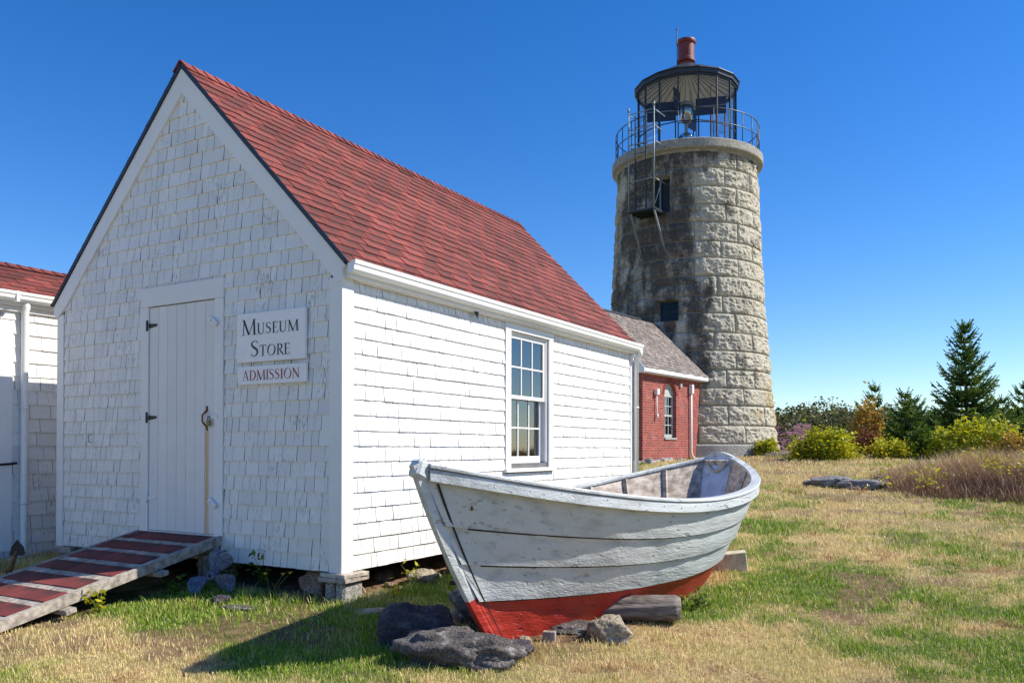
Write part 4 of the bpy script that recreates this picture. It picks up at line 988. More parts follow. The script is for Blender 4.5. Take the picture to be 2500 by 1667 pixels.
# ------------------------------------------------------------------ the dory
BO = np.array((1.7198, -1.2051)); BX = np.array((0.0658, 0.9978)); BS = np.array((0.9978, -0.0658)); EYE = 1.07855
BL, BM, TM, Q1, BT, Q2, S0, S1, S2, S3 = 5.5514, .9678, .6147, 2.7234, .2112, 2.4362, -.0772, -1.2222, .975, .2351
C0, C1_, CM, CQ, CT, CZ, CR1, CR2, CV = .8895, 4.9561, .4564, 1.2105, .0972, -1.4131, -.0598, .1617, .055
def bsec(t, v, sd, out=0.0):
    """point of the planking: t along the boat, v from chine (0) to sheer (1), sd = +-1 the side"""
    gb = BM*(1-abs(1-t/TM)**Q1) if t < TM else BT+(BM-BT)*(1-((t-TM)/(1-TM))**Q2)
    gb = max(gb-.045*min(1, t*6), .022); gzv = S0+S1*t+S2*t*t+S3*t**3-.005; gs = t*BL
    cb = CM*(1-abs(1-t/.55)**CQ) if t < .55 else CT+(CM-CT)*(1-((t-.55)/.45)**2.2)
    cb = max(cb, .022); cs = C0+(C1_-C0)*t; cz = CZ+CR1*t+CR2*t*t
    bl = cb+(gb-cb)*v+CV*4*v*(1-v)*min(1, t*4, (1-t)*4)
    st_b = .06*4*v*(1-v)*max(0, 1-t*5)
    s_ = cs+(gs-cs)*v-st_b; q = BO+BX*s_+BS*sd*(bl+out); return np.array((q[0], q[1], EYE+cz+(gzv-cz)*v))
boat = thing('wooden_dory', (BO[0]+.2, BO[1]+2.8, -.3), 'pale grey-white wooden dory with red bottom resting on rocks beside the store', 'rowing boat')
def m_hull(name, c, grain=(3.0, .55, 9.0), dark=(.26, .27, .29), amt=.5, chip=.70):
    mt, t, b = new_mat(name); v = coords(t, (1.0, .055, 1.0)); v2 = coords(t)
    f = noise(t, v, 10, 4, .55); fine = noise(t, coords(t, (1, .035, 1)), 90, 1, .5)
    col = ramp(t, f, [(.28, [x*.68 for x in c]), (.5, c), (.7, [min(1, x*1.06) for x in c])])
    cr = ramp(t, fine, [(chip, 0), (chip+.05, 1)])
    col = mix(t, mathn(t, 'MULTIPLY', cr, amt), col, dark)
    ck = noise(t, coords(t, (1.6, .05, 1.6)), 22, 0, .5)    # long drying checks that follow the planks
    ckf = mathn(t, 'MULTIPLY', ramp(t, ck, [(.72, 0), (.77, 1)]), ramp(t, noise(t, v2, 2.6, 3), [(.42, 0), (.56, 1)]))
    col = mix(t, mathn(t, 'MULTIPLY', ckf, .25), col, [x*.35 for x in dark])
    lk(t, col, b.inputs["Base Color"]); b.inputs["Roughness"].default_value = .5
    h = mathn(t, 'SUBTRACT', mathn(t, 'ADD', f, mathn(t, 'MULTIPLY', fine, .25)), mathn(t, 'MULTIPLY', ckf, .9))
    bump(t, b, h, .8, .018); return mt
M['hull'] = m_hull('grey_white_boat_paint', (.50, .53, .55), amt=.35, chip=.70)
M['hullred'] = m_hull('red_bottom_paint', (.44, .032, .020), dark=(.12, .02, .015), amt=.4)
M['rawwood'] = m_wood('bare_weathered_planking', (.34, .28, .23), (.62, .55, .48), (1, .12, 1), 16, .5, island=.25)
M['bluewhite'] = m_hull('blue_white_transom_paint', (.52, .58, .72), amt=.2)
VS = [0, .266, .4785, .6855, 1.0]; NT = 64
tsv = np.linspace(0, 1, NT); hr = random.Random(4)
mb = MB()
for sd in (1, -1):
    for k in range(4):
        red = 1 if k == 0 else 0; nv = 5; vsn = [VS[k]-(.006 if k else 0)+(VS[k+1]-VS[k]+(.006 if k else 0))*j/nv for j in range(nv+1)]
        grid = []
        for t in tsv:
            wv_ = .0025*math.sin(t*37+k*2)+.002*math.sin(t*91+k)
            for j, v in enumerate(vsn): grid.append(bsec(t, v, sd, (.026 if k else .010)*(1-j/nv)+.002+wv_*(1 if 0 < j < nv else .3)))
        n1_ = nv+1
        inn_ = [bsec(t, v, sd, -.016) for t in tsv for v in (vsn[0], vsn[-1])]
        vs = grid+inn_; fs = []; o = len(grid)
        for i_ in range(NT-1):
            for j in range(nv):
                q = (i_*n1_+j, (i_+1)*n1_+j, (i_+1)*n1_+j+1, i_*n1_+j+1); fs.append(q if sd > 0 else q[::-1])
        mb.add(vs, fs, red, True)
        lower = []
        for i_ in range(NT-1):                              # butt edge of the lap
            lower.append((i_*n1_, o+i_*2, o+(i_+1)*2, (i_+1)*n1_) if sd > 0 else ((i_+1)*n1_, o+(i_+1)*2, o+i_*2, i_*n1_))
        mb.add(vs, lower, red)
        mb.add(vs, [((o+i_*2+1, o+(i_+1)*2+1, o+(i_+1)*2, o+i_*2) if sd > 0 else (o+i_*2, o+(i_+1)*2, o+(i_+1)*2+1, o+i_*2+1)) for i_ in range(NT-1)], 2, True)
vs = []; fs = []
for t in tsv: vs += [bsec(t, 0, 1, .008), bsec(t, 0, -1, .008)]
fs = [(2*i_, 2*i_+1, 2*i_+3, 2*i_+2) for i_ in range(NT-1)]
mb.add(vs, fs, 1); mb.add([p+np.array((0, 0, .03)) for p in vs], [f[::-1] for f in fs], 2)
for k, sp_ in ((3, .150), (2, .155), (1, .16), (4, .30)):    # clench nails along each lap
    t = .02
    while t < .97:
        for sd in (1, -1):
            v = (VS[k]+.012) if k < 4 else .80
            p = bsec(t+hr.uniform(-.006, .006), v+hr.uniform(-.004, .006), sd, .020 if k < 4 else .008); n3 = np.array((*(BS*sd), 0))
            mb.obox(p, (BX[0], BX[1], 0), n3, (0, 0, 1), .0045, .0035, .0045, 3 if hr.random() < .35 else 0, .0015)
        t += sp_/BL
hull = mb.build('hull', [M['hull'], M['hullred'], M['rawwood'], M['black']], boat)
mb = MB()
for sd in (1, -1):
    vs = []
    for v in np.linspace(.0, .9, 24): vs += [bsec(.0090, v, sd, .0315), bsec(.0120, v, sd, .0310)]
    mb.add(vs, [((2*i_, 2*i_+1, 2*i_+3, 2*i_+2) if sd > 0 else (2*i_+2, 2*i_+3, 2*i_+1, 2*i_)) for i_ in range(23)])
for sd in (1, -1):  # black ribbons below each lap stand in for its cast shadow
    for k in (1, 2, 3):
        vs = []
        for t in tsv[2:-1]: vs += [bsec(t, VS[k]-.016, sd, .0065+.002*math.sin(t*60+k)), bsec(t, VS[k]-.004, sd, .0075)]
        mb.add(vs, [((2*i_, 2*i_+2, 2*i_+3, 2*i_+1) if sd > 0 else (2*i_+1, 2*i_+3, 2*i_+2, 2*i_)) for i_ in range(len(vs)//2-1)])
mb.build('seam_and_lap_shade', M['black'], hull)
# stem post
def stem_pt(f_, ofs): p = bsec(0, f_, 1); a = BO+BX*((C0+(0-C0)*f_)-.06*4*f_*(1-f_)-ofs*.93); return np.array((a[0], a[1], p[2]-ofs*.36))
mb = MB(); fr = np.linspace(-.02, 1.0, 18); vs = []
for f_ in fr:
    for ofs, hw in ((-.05, .034), (.022, .034), (.062, .020)):
        for sd in (-1, 1): q = stem_pt(f_, ofs); vs.append(q+np.array((*(BS*sd*hw), 0)))
fs = []
for i_ in range(17):
    o = i_*6; n_ = o+6
    for a, b_ in ((0, 2), (2, 4), (5, 3), (3, 1), (4, 5), (1, 0)): fs.append((o+a, o+b_, n_+b_, n_+a))
mi_ = [1 if fr[(i//6)] < .225 else 0 for i in range(len(fs))]
for f_, m_ in zip(fs, mi_): mb.add([vs[i_] for i_ in f_], [(0, 1, 2, 3)], m_)
mb.add([vs[i_] for i_ in (0, 1, 3, 5, 4, 2)], [(0, 1, 2, 3, 4, 5)], 1)
top = stem_pt(1.0, -.028)
mb.obox(top+np.array((*(BX*.0), -.062)), (BX[0]*.93, BX[1]*.93, -.36), (BS[0], BS[1], 0), (BX[0]*.36, BX[1]*.36, .93), .060, .048, .060, 0, .018)
mb.build('stem', [M['hull'], M['hullred']], boat)
# gunwale: outer rubbing strake and a flat cap
def sweep(mb, prof_fn, sd, mi=0, ts=np.linspace(.012, 1, 80)):
    vs = []; m_ = None
    for t in ts:
        p0 = bsec(t, 1, sd); t2 = min(t+.004, 1); t1 = t2-.008 if t2 == 1 else t-.004
        d = bsec(min(t2, 1), 1, sd)-bsec(max(t1, 0), 1, sd); d[2] = 0; d = d/np.linalg.norm(d); n = np.array((d[1], -d[0], 0))*(1 if sd > 0 else -1)
        pr = prof_fn(t); m_ = len(pr)
        for a, z in pr: vs.append(p0+n*a+np.array((0, 0, z)))
    fs = []
    for i_ in range(len(ts)-1):
        for j in range(m_):
            q = (i_*m_+j, i_*m_+(j+1) % m_, (i_+1)*m_+(j+1) % m_, (i_+1)*m_+j); fs.append(q if sd < 0 else q[::-1])
    fs += [tuple(range(m_)), tuple((len(ts)-1)*m_+j for j in range(m_))[::-1]]
    mb.add(vs, fs, mi)
for sd in (1, -1):
    mb = MB(); sweep(mb, lambda t: [(.003, -.112), (.024, -.112), (.029, -.107), (.029, -.035), (.024, -.030), (.003, -.030)], sd)
    hr = random.Random(8); t = .03
    while t < .98:
        for dz in ((-.05, -.09) if t < .05 else (-.05-.03*hr.random(),)):
            p = bsec(t, 1, sd)+np.array((*(BS*sd*.029), dz)); mb.obox(p, (BX[0], BX[1], 0), (BS[0], BS[1], 0), (0, 0, 1), .004, .004, .004, 1, .001)
        t += .052+hr.uniform(-.012, .02)
    mb.build('rub_rail', [M['hull'], M['black']], boat)
    mb = MB(); sweep(mb, lambda t: [(-.052, -.026), (.036, -.026), (.041, -.020), (.041, -.006), (.036, .003), (-.050, .004), (-.055, -.002)], sd); mb.build('gunwale', M['hull'], boat)
    mb = MB(); sweep(mb, lambda t: [(-.034, -.10), (-.018, -.10), (-.018, -.027), (-.034, -.027)], sd, ts=np.linspace(.06, .985, 60)); mb.build('inner_rail', M['rawwood'], boat)
# ribs
for t in (.16, .30, .44, .58, .70, .81, .91):
    for sd in (1, -1):
        mb = MB(); vs = []; vv = np.linspace(.0, .97, 10)
        for v in vv:
            for ds, o in ((-.022, -.017), (.022, -.017), (.022, -.062), (-.022, -.062)):
                vs.append(bsec(t, v, sd, o)+np.array((*(BX*ds), 0)))
        fs = [(i_*4+j, i_*4+(j+1) % 4, i_*4+4+(j+1) % 4, i_*4+4+j) for i_ in range(9) for j in range(4)]+[(0, 1, 2, 3)]
        mb.add(vs, fs); mb.build('rib', M['rawwood'], boat)
# transom
tp = [bsec(1, v, 1, .004) for v in np.linspace(0, 1, 10)]; tq = [bsec(1, v, -1, .004) for v in np.linspace(0, 1, 10)]
crown = []
for k in range(1, 8):
    f_ = k/8; crown.append(tp[-1]*(1-f_)+tq[-1]*f_+np.array((0, 0, .055*math.sin(math.pi*f_))))
loop = tp+crown+tq[::-1]; n_ = len(loop)
dfw = np.array((*(-BX*.03), 0.0))
mb = MB(); mb.add(loop, [tuple(range(n_))], 0); mb.add([p+dfw for p in loop], [tuple(range(n_-1, -1, -1))], 1)
mb.add(loop+[p+dfw for p in loop], [(i_, (i_+1) % n_, n_+(i_+1) % n_, n_+i_)[::-1] for i_ in range(n_)], 0)
tr = mb.build('transom', [M['hull'], M['bluewhite']], boat)
mb = MB()                                                    # crowned cap and the bare upper board inside
cr = [tp[-1]]+crown+[tq[-1]]
for p, q in zip(cr[:-1], cr[1:]): mb.beam(p+np.array((0, 0, -.020))+np.array((*(BX*.0), 0)), q+np.array((0, 0, -.020)), .095, .055)
mb.build('transom_cap', M['hull'], tr)
mb = MB(); a = bsec(1, .93, 1, -.02); b_ = bsec(1, .93, -1, -.02); d2 = np.array((*(-BX*.042), -.005))
mb.beam(a+d2, b_+d2, .022, .125, (-BX[0]*.5, -BX[1]*.5, .87)); mb.build('transom_board', M['rawwood'], tr)
mb = MB(); mid = (a+b_)/2+np.array((*(-BX*.062), .0)); sdv = np.array((*BS, 0.)); pts = []
for k in range(29):
    f_ = k/28*2-1; pts.append(mid+sdv*f_*.115+np.array((*(-BX*(.030*(1-f_*f_))), -.10*(1-abs(f_)**2.2)+.02)))
for s_ in range(3):
    pp = []
    for k, p in enumerate(pts): an_ = k*1.1+s_*2.094; pp.append(p+sdv*.0*math.cos(an_)+np.array((BX[0]*.008*math.cos(an_), BX[1]*.008*math.cos(an_), .008*math.sin(an_))))
    mb.tube(pp, .0135, 6)
mb.build('rope_becket', m_simple('pale_old_rope', (.50, .44, .36), .9, var=.25, scale=60), tr)
mb = MB(); p = bsec(.045, .80, 1, .012); mb.lathe([(.0, 0), (.024, 0), (.027, .0)], (0, 0), 10)
mb.V = []; mb.F = []; mb.MI = []; mb.S = []; mb.A = []; mb.n = 0
mb.obox(p, (BX[0], BX[1], .2), (BS[0], BS[1], 0), (0, 0, 1), .022, .006, .016, 0, .006); mb.build('rusty_bolt', M['rust'], boat)

# ------------------------------------------------------------------ rocks, log and timber round the boat
M['rock_purple'] = m_rock('dark_purple_grey_rock', (.03, .024, .036), (.10, .085, .105), (.26, .24, .26), .35)
M['rock_grey'] = m_rock('speckled_grey_rock', (.055, .047, .047), (.15, .13, .125), (.36, .35, .34), .7)
M['rock_tan'] = m_rock('tan_rock', (.25, .20, .14), (.46, .39, .29), (.5, .46, .38), .3)
M['rock_pink'] = m_rock('pinkish_brown_rock', (.24, .14, .10), (.46, .32, .24), (.5, .4, .34), .3)
M['rock_ledge'] = m_rock('grey_ledge', (.13, .13, .14), (.30, .29, .29), (.42, .42, .40), .4)
def rock(name, x, y, sx, sy, sz, mat, seed, label, group=None, rz=0.0, sink=.25, z=None, flat=.0, rough=.5, cat='rock', n=60):
    u = np.linspace(0, 2*np.pi, n, endpoint=False); v_ = np.linspace(0, np.pi, n//2+1); U_, V_ = np.meshgrid(u, v_)
    dx, dy, dz = np.sin(V_)*np.cos(U_), np.sin(V_)*np.sin(U_), np.cos(V_)
    p = .62                                                  # boxy super-ellipsoid with planed facets
    r = 1/(np.abs(dx)**(2/p)+np.abs(dy)**(2/p)+np.abs(dz)**(2/p)+1e-9)**(p/2)
    rs_ = np.random.default_rng(seed)
    for _ in range(9):
        nn_ = rs_.normal(size=3); nn_ /= np.linalg.norm(nn_); d = dx*nn_[0]+dy*nn_[1]+dz*nn_[2]
        r = np.minimum(r, np.where(d > .25, rs_.uniform(.72, .98)/np.maximum(d, .25), 9))
    r = r*(1+rough*(fbm(dx*2.2+seed, dy*2.2, dz*2.2, 4, seed)-.5)+.14*(fbm(dx*9, dy*9+seed, dz*9, 4, seed)-.5))
    X_, Y_, Z_ = dx*r*sx, dy*r*sy, dz*r*sz
    if flat: Z_ = np.minimum(Z_, sz*(1-flat)+.02*(Z_-sz*(1-flat)))
    c, s_ = math.cos(rz), math.sin(rz); z0 = (G(x, y) if z is None else z)
    Vv = np.stack([x+X_*c-Y_*s_, y+X_*s_+Y_*c, z0+Z_+sz*(1-2*sink)], -1).reshape(-1, 3)
    m_ = n//2+1; i = np.arange((m_-1)*n); r0, c0 = i//n, i % n; c1 = (c0+1) % n
    F_ = np.stack([r0*n+c0, (r0+1)*n+c0, (r0+1)*n+c1, r0*n+c1], 1)
    o = big_mesh(name, Vv, F_, mat, origin=(x, y, z0), smooth=True); return tag(o, label, cat, group)
gr = 'rocks around the dory'
rock('boulder', 1.30, -.62, .30, .19, .20, M['rock_purple'], 3, 'dark purple angular boulder, leftmost of the rocks under the bow', gr, .35, .25)
rock('boulder', 1.42, .12, .36, .26, .19, M['rock_grey'], 5, 'grey sloping boulder behind the dark purple one, under the bow', gr, -.3, .22)
rock('boulder', 1.78, -.82, .40, .21, .15, M['rock_grey'], 8, 'large grey lichen-speckled boulder lying in front of the bow', gr, .45, .3, rough=.75, n=80)
rock('boulder', 1.98, -.50, .18, .13, .08, M['rock_purple'], 20, 'low dark stone between the large front boulder and the stem', gr, .3, .35, rough=.7, n=60)
rock('stone', 1.30, .60, .17, .14, .06, M['rock_grey'], 13, 'small flat grey stone perched on top behind the bow', gr, .2, .2, z=.02)
rock('stone', 1.955, -.20, .05, .04, .04, M['rock_tan'], 14, 'small round pale stone at the foot of the stem', gr, .2, .2)
rock('boulder', 2.42, .30, .17, .15, .11, M['rock_tan'], 17, 'tan boulder between the bow and the old log', gr, .5, .25)
rock('boulder', 2.02, .35, .22, .18, .06, M['rock_grey'], 19, 'low dark stone in the shade beneath the red bottom', gr, .1, .4)
b1 = MB(); b1.obox((1.28, .42, -.04), (.95, .3, 0), (-.3, .95, .0), (0, 0, 1), .34, .09, .018, 0, .004)
tag(b1.build('board', M['boardred'], origin=(1.28, .42, -.05)), 'old red-brown board lying on the boulders under the bow', 'board')
gs_ = 'rocks along the store wall'
rock('stone', -.42, .10, .13, .10, .125, M['rock_pink'], 23, 'pinkish brown stone beside the corner pier of the store', gs_, .2, .2)
rock('stone', .10, 1.12, .13, .22, .085, M['rock_tan'], 25, 'low tan stone in the grass along the side wall', gs_, .1, .3)
rock('stone', .16, 1.66, .15, .24, .16, M['rock_pink'], 27, 'larger pinkish stone below the side wall, nearest the bow', gs_, .1, .25)
rock('stone', -.30, .95, .10, .12, .07, M['rock_grey'], 28, 'small grey stone in the dark below the side wall', gs_, .1, .3)
rock('stone', -.05, .75, .07, .05, .03, M['rock_pink'], 29, 'little reddish stone at the edge of the dark crawl space', gs_, .4, .3)
rock('paving_stone', -.55, -.66, .17, .09, .025, M['rock_grey'], 31, 'flat grey slab lying in the grass before the propeller', None, .2, .2, cat='stone')
rock('stone', -.80, -.62, .08, .06, .05, M['rock_purple'], 33, 'small dark round stone in the grass beside the flat slab', None, .2, .2)
rock('paving_stone', .42, -.14, .17, .10, .03, M['rock_tan'], 35, 'flat pale stone in the sunlit grass near the corner pier', None, .5, .3, cat='stone')
gl_ = 'ledge rocks in the lawn'
rock('ledge_rock', 2.15, 11.85, .48, .40, .13, M['rock_ledge'], 41, 'dark low ledge rock in the lawn, left of its pair', gl_, .1, .35)
rock('ledge_rock', 2.72, 11.60, .46, .35, .11, M['rock_ledge'], 43, 'grey low ledge rock in the lawn, paler right one of the pair', gl_, -.1, .35)
rock('ledge_rock', 3.15, 12.3, .30, .25, .09, M['rock_ledge'], 45, 'small grey ledge rock at the edge of the dry grass', gl_, -.1, .35)
# weathered log
lg = thing('driftwood_log', (2.45, .85, G(2.45, .85)), 'thick cracked grey-brown log supporting the boat amidships', 'log')
mb = MB(); p0 = np.array((1.95, .78)); p1 = np.array((2.70, 1.08)); n = 96; vs = []; m_ = 60; zc = G(2.4, .85)+.10
for i_ in range(m_):
    f_ = i_/(m_-1); c = p0*(1-f_)+p1*f_; d = (p1-p0)/np.linalg.norm(p1-p0); sd_ = np.array((-d[1], d[0]))
    for k in range(n):
        a = 2*math.pi*k/n; rr0 = .125*(1+.10*math.sin(a*2+1)+.40*(float(fbm(np.array([math.cos(a)*2.2]), np.array([math.sin(a)*2.2]), np.array([f_*1.2]), 4, 5)[0])-.5)-.10*max(0, math.sin(a*5+f_*1.5))**6)
        for q_ in range(9):
            ac2 = q_*.698+.25*math.sin(f_*4+q_*2.3); dd2 = (a-ac2+math.pi) % (2*math.pi)-math.pi
            rr0 -= .013*(.5+.5*math.sin(q_*3.1+f_*6))*math.exp(-(dd2/.045)**2)
        rr0 *= 1-.22*max(0, f_-.95)/.05
        q = c+sd_*math.cos(a)*rr0; vs.append((q[0], q[1], zc+math.sin(a)*rr0*.9+.02*f_))
mb.add(vs, [(i_*n+k, i_*n+(k+1) % n, (i_+1)*n+(k+1) % n, (i_+1)*n+k) for i_ in range(m_-1) for k in range(n)]+[tuple((m_-1)*n+k for k in range(n)), tuple(range(n-1, -1, -1))], 0, True)
mb.build('trunk', m_wood('old_log_wood', (.09, .07, .06), (.26, .22, .20), (.25, .5, 1.4), 16, 1.0), lg)
tm = MB(); z_ = G(2.35, 3.75); tm.obox((2.30, 3.72, z_+.07), (.93, .30, .12), (-.30, .95, 0), (-.1, 0, .99), .26, .13, .11, 0, .008)
tag(tm.build('timber_block', m_wood('pale_new_timber', (.50, .45, .33), (.70, .64, .48), (1, 1, 1), 12, .3), origin=(2.3, 3.72, z_)), 'squared pale timber block propping up the stern of the boat', 'timber block')
tm = MB(); tm.obox((2.06, -.02, -.325), (.9, .3, 0), (-.3, .9, 0), (0, 0, 1), .05, .03, .05, 0, .004)
tag(tm.build('wedge', M['deck'], origin=(2.06, -.02, -.37)), 'small wooden wedge standing beneath the red bottom', 'wedge')

# ------------------------------------------------------------------ propeller and anchor
pc = np.array((-1.15, -.42, -.062)); pp_ = thing('ship_propeller', (pc[0], pc[1], -.25), 'dark three-bladed ship propeller leaning in grass beside the ramp', 'propeller')
ax = np.array((.42, -.88, .22)); ax /= np.linalg.norm(ax); e1 = np.cross((0, 0, 1.), ax); e1 /= np.linalg.norm(e1); e2 = np.cross(ax, e1)
mb = MB(); mb.tube([pc-ax*.06, pc+ax*.045, pc+ax*.05], [.046, .040, .032], 20); mb.tube([pc+ax*.0505, pc+ax*.0515], .015, 12, 1); mb.build('hub', [M['propeller'], M['black']], pp_)
for ang in (66, 212, 335):
    a = R_(ang); ra = e1*math.cos(a)+e2*math.sin(a); ta = -e1*math.sin(a)+e2*math.cos(a); mb = MB(); vs = []; nu, nv = 14, 10
    for i_ in range(nu+1):
        u = i_/nu; rr0 = .03+.21*u; hw = .018+.088*math.sin(min(1, u*1.05)*math.pi*.62)*(1 if u < .75 else math.sqrt(max(0, 1-((u-.75)/.25)**2)*.98+.02))
        for j in range(nv+1):
            wv_ = (j/nv*2-1)*hw; tw_ = .75-.45*u
            vs.append(pc+ra*rr0+ta*wv_*math.cos(tw_)+ax*(wv_*math.sin(tw_)+.02*math.cos(wv_*9)))
    n1_ = nv+1; fs = [(i_*n1_+j, (i_+1)*n1_+j, (i_+1)*n1_+j+1, i_*n1_+j+1) for i_ in range(nu) for j in range(nv)]
    back = [v-ax*.012 for v in vs]; mb.add(vs, fs, 0, True); mb.add(back, [f[::-1] for f in fs], 0, True)
    edge = [i_*n1_ for i_ in range(nu+1)]+[nu*n1_+j for j in range(1, n1_)]+[i_*n1_+nv for i_ in range(nu-1, -1, -1)]
    mb.add(vs+back, [(p, q, q+len(vs), p+len(vs))[::-1] for p, q in zip(edge, edge[1:])], 0)
    mb.build('blade', M['propeller'], pp_)
ac_ = thing('anchor', (-4.15, -.55, -.25), 'dark rusty anchor fluke standing against neighbouring white building', 'anchor')
q0 = np.array((-4.02, -.56, 0.)); g0 = G(-4.1, -.5)
mb = MB(); mb.tube([(q0[0], q0[1], .0), (q0[0]-.03, q0[1]-.05, g0+.04), (q0[0]-.14, q0[1]-.25, g0-.02), (q0[0]-.36, q0[1]-.42, g0-.0), (q0[0]-.5, q0[1]-.52, .02)], [.018, .026, .03, .026, .018], 10); mb.build('arm', M['rust'], ac_)
mb = MB(); mb.prism([(-.075, -.02), (-.06, -.03), (.06, -.03), (.08, -.01), (.065, .06), (.0, .135), (-.055, .06)], (q0[0], q0[1], -.02), (.87, .5, 0), (0, 0, 1), (.5, -.87, 0), -.012, .012); mb.build('fluke', m_simple('dark_rusted_plate', (.05, .035, .03), .8, var=.5, scale=30), ac_)
mb = MB(); q1 = q0+np.array((-.5, -.52, 0)); mb.prism([(-.07, -.03), (.07, -.03), (.065, .06), (.0, .12), (-.055, .06)], (q1[0], q1[1], .0), (.87, .5, 0), (0, 0, 1), (.5, -.87, 0), -.012, .012); mb.build('fluke', M['rust'], ac_)
mb = MB(); mb.tube([(q0[0]-.14, q0[1]-.25, g0), (q0[0]-.95, q0[1]+.25, g0+.10)], .025, 10); mb.build('shank', M['rust'], ac_)

# ------------------------------------------------------------------ vegetation
def leaves(centers, size, rs_, up=.35, aspect=1.8):
    """one small leaf-shaped face (two triangles as a diamond quad) at each centre"""
    n = len(centers); d = rs_.normal(size=(n, 3)); d[:, 2] = d[:, 2]*.6+up*.4; d /= np.linalg.norm(d, axis=1)[:, None]
    e = rs_.normal(size=(n, 3)); e -= d*(e*d).sum(1)[:, None]; e /= np.linalg.norm(e, axis=1)[:, None]
    s_ = size*rs_.uniform(.6, 1.3, n)[:, None]
    V_ = np.stack([centers-d*s_, centers+e*s_/aspect, centers+d*s_, centers-e*s_/aspect], 1).reshape(-1, 3)
    return V_, np.arange(4*n).reshape(n, 4)
def stems_mesh(mb, base, tips, r0, rs_):
    for tp_ in tips:
        b_ = base+rs_.normal(size=3)*np.array((.05, .05, 0)); mid_ = b_*.5+tp_*.5+rs_.normal(size=3)*.06; mb.tube([b_, mid_, tp_], [r0, r0*.7, r0*.3], 5)
M['stem'] = m_simple('brown_stems', (.10, .065, .04), .9, var=.3)
def bush(name, x, y, sx, sy, h, nl, size, mat, seed, label, group=None, cat='bush', z=None, tone=(0, 1), nclump=60, stemn=10, spiky=.25):
    rs_ = np.random.default_rng(seed); z0 = G(x, y)-.05 if z is None else z
    root = thing(name, (x, y, z0), label, cat, group)
    cl = rs_.normal(size=(nclump, 3)); cl /= np.linalg.norm(cl, axis=1)[:, None]; cl[:, 2] = np.abs(cl[:, 2])
    rad = rs_.uniform(.45, 1.0, nclump)**.6*(1+rs_.uniform(-.25, spiky, nclump)); cl *= rad[:, None]
    cc = np.stack([x+cl[:, 0]*sx, y+cl[:, 1]*sy, z0+.12*h+cl[:, 2]*h*.85], 1)
    tn = rs_.uniform(0, 1, nclump); k = rs_.integers(0, nclump, nl)
    P_ = cc[k]+rs_.normal(size=(nl, 3))*np.array((sx, sy, h))*.13; P_[:, 2] = np.maximum(P_[:, 2], z0+.04)
    V_, F_ = leaves(P_, size, rs_); tint = np.clip(tone[0]+(tone[1]-tone[0])*(.5*tn[k]+.5*rs_.uniform(0, 1, nl)), 0, 1)
    big_mesh('foliage', V_, F_, mat, np.repeat(tint, 4), parent=root)
    mb = MB(); stems_mesh(mb, np.array((x, y, z0)), cc[rs_.integers(0, nclump, stemn)], .012+.004*h, rs_); mb.build('stem', M['stem'], root)
    return root
M['yellowgreen'] = m_leaf('yellow_green_leaf', [(0, (.08, .11, .008)), (.4, (.30, .34, .012)), (.8, (.66, .60, .02)), (1, (.66, .42, .03))])
M['greenleaf'] = m_leaf('green_leaf', [(0, (.022, .05, .006)), (.6, (.09, .16, .012)), (1, (.22, .28, .02))])
M['darkleaf'] = m_leaf('dark_olive_leaf', [(0, (.022, .034, .009)), (.6, (.085, .095, .026)), (1, (.20, .18, .06))])
M['amberleaf'] = m_leaf('amber_leaf', [(0, (.12, .08, .015)), (.5, (.38, .23, .03)), (1, (.55, .36, .07))])
M['rustleaf'] = m_leaf('rust_red_leaf', [(0, (.06, .025, .012)), (.6, (.19, .065, .03)), (1, (.28, .13, .05))])
M['spruce'] = m_leaf('spruce_needle', [(0, (.018, .06, .02)), (.5, (.07, .17, .03)), (1, (.27, .38, .04))], trans=.35)
M['bark'] = m_wood('spruce_bark', (.07, .055, .045), (.16, .13, .11), (1, 1, .3), 20, .6)
def at(px, D):                                              # a place on the lawn D metres out along a line of sight
    r = (px-1250)/2011.66*D; q = CAM[:2]+Fh*D+Rh*r; return float(q[0]), float(q[1])
x, y = at(1872, 26.2); bush('bush', x, y, .38, .4, .52, 1800, .055, M['yellowgreen'], 3, 'small yellow-green bush close against the foot of the lighthouse', 'bushes behind the lawn', tone=(.1, 1))
x, y = at(2008, 23.2); bush('bush', x, y, .90, .7, .80, 6500, .052, M['yellowgreen'], 4, 'largest yellow-green bush, right of the lighthouse in front of purple roof', 'bushes behind the lawn', tone=(.1, 1.0), nclump=110, stemn=24)
x, y = at(2180, 23.5); bush('bush', x, y, .62, .5, .60, 2600, .05, M['yellowgreen'], 5, 'low bright yellow bush between the large bush and the green shrub', 'bushes behind the lawn', tone=(.25, 1))
x, y = at(2112, 25.5); bush('bush', x, y, .55, .4, .85, 1500, .05, M['rustleaf'], 6, 'rust-red twiggy shrub showing between two yellow bushes', 'bushes behind the lawn')
x, y = at(2262, 23.5); bush('bush', x, y, .58, .5, .86, 2600, .058, M['greenleaf'], 7, 'mid-green leafy shrub standing below the tall spruce on its left', 'bushes behind the lawn', tone=(.1, 1))
x, y = at(2345, 22.5); bush('bush', x, y, .75, .6, 1.02, 3400, .055, M['yellowgreen'], 8, 'bright lime-yellow bush directly in front of the tall spruce', 'bushes behind the lawn', tone=(.15, .9), spiky=.45)
x, y = at(2425, 21.5); bush('bush', x, y, .55, .5, .92, 2600, .05, M['yellowgreen'], 9, 'straggly yellow and green bush right of the lime-yellow one', 'bushes behind the lawn', tone=(.2, .85), spiky=.5)
x, y = at(2490, 20.5); bush('bush', x, y, .6, .5, .65, 2200, .045, M['amberleaf'], 10, 'low golden weedy bush at the right edge above dry grass', 'bushes behind the lawn', spiky=.5)
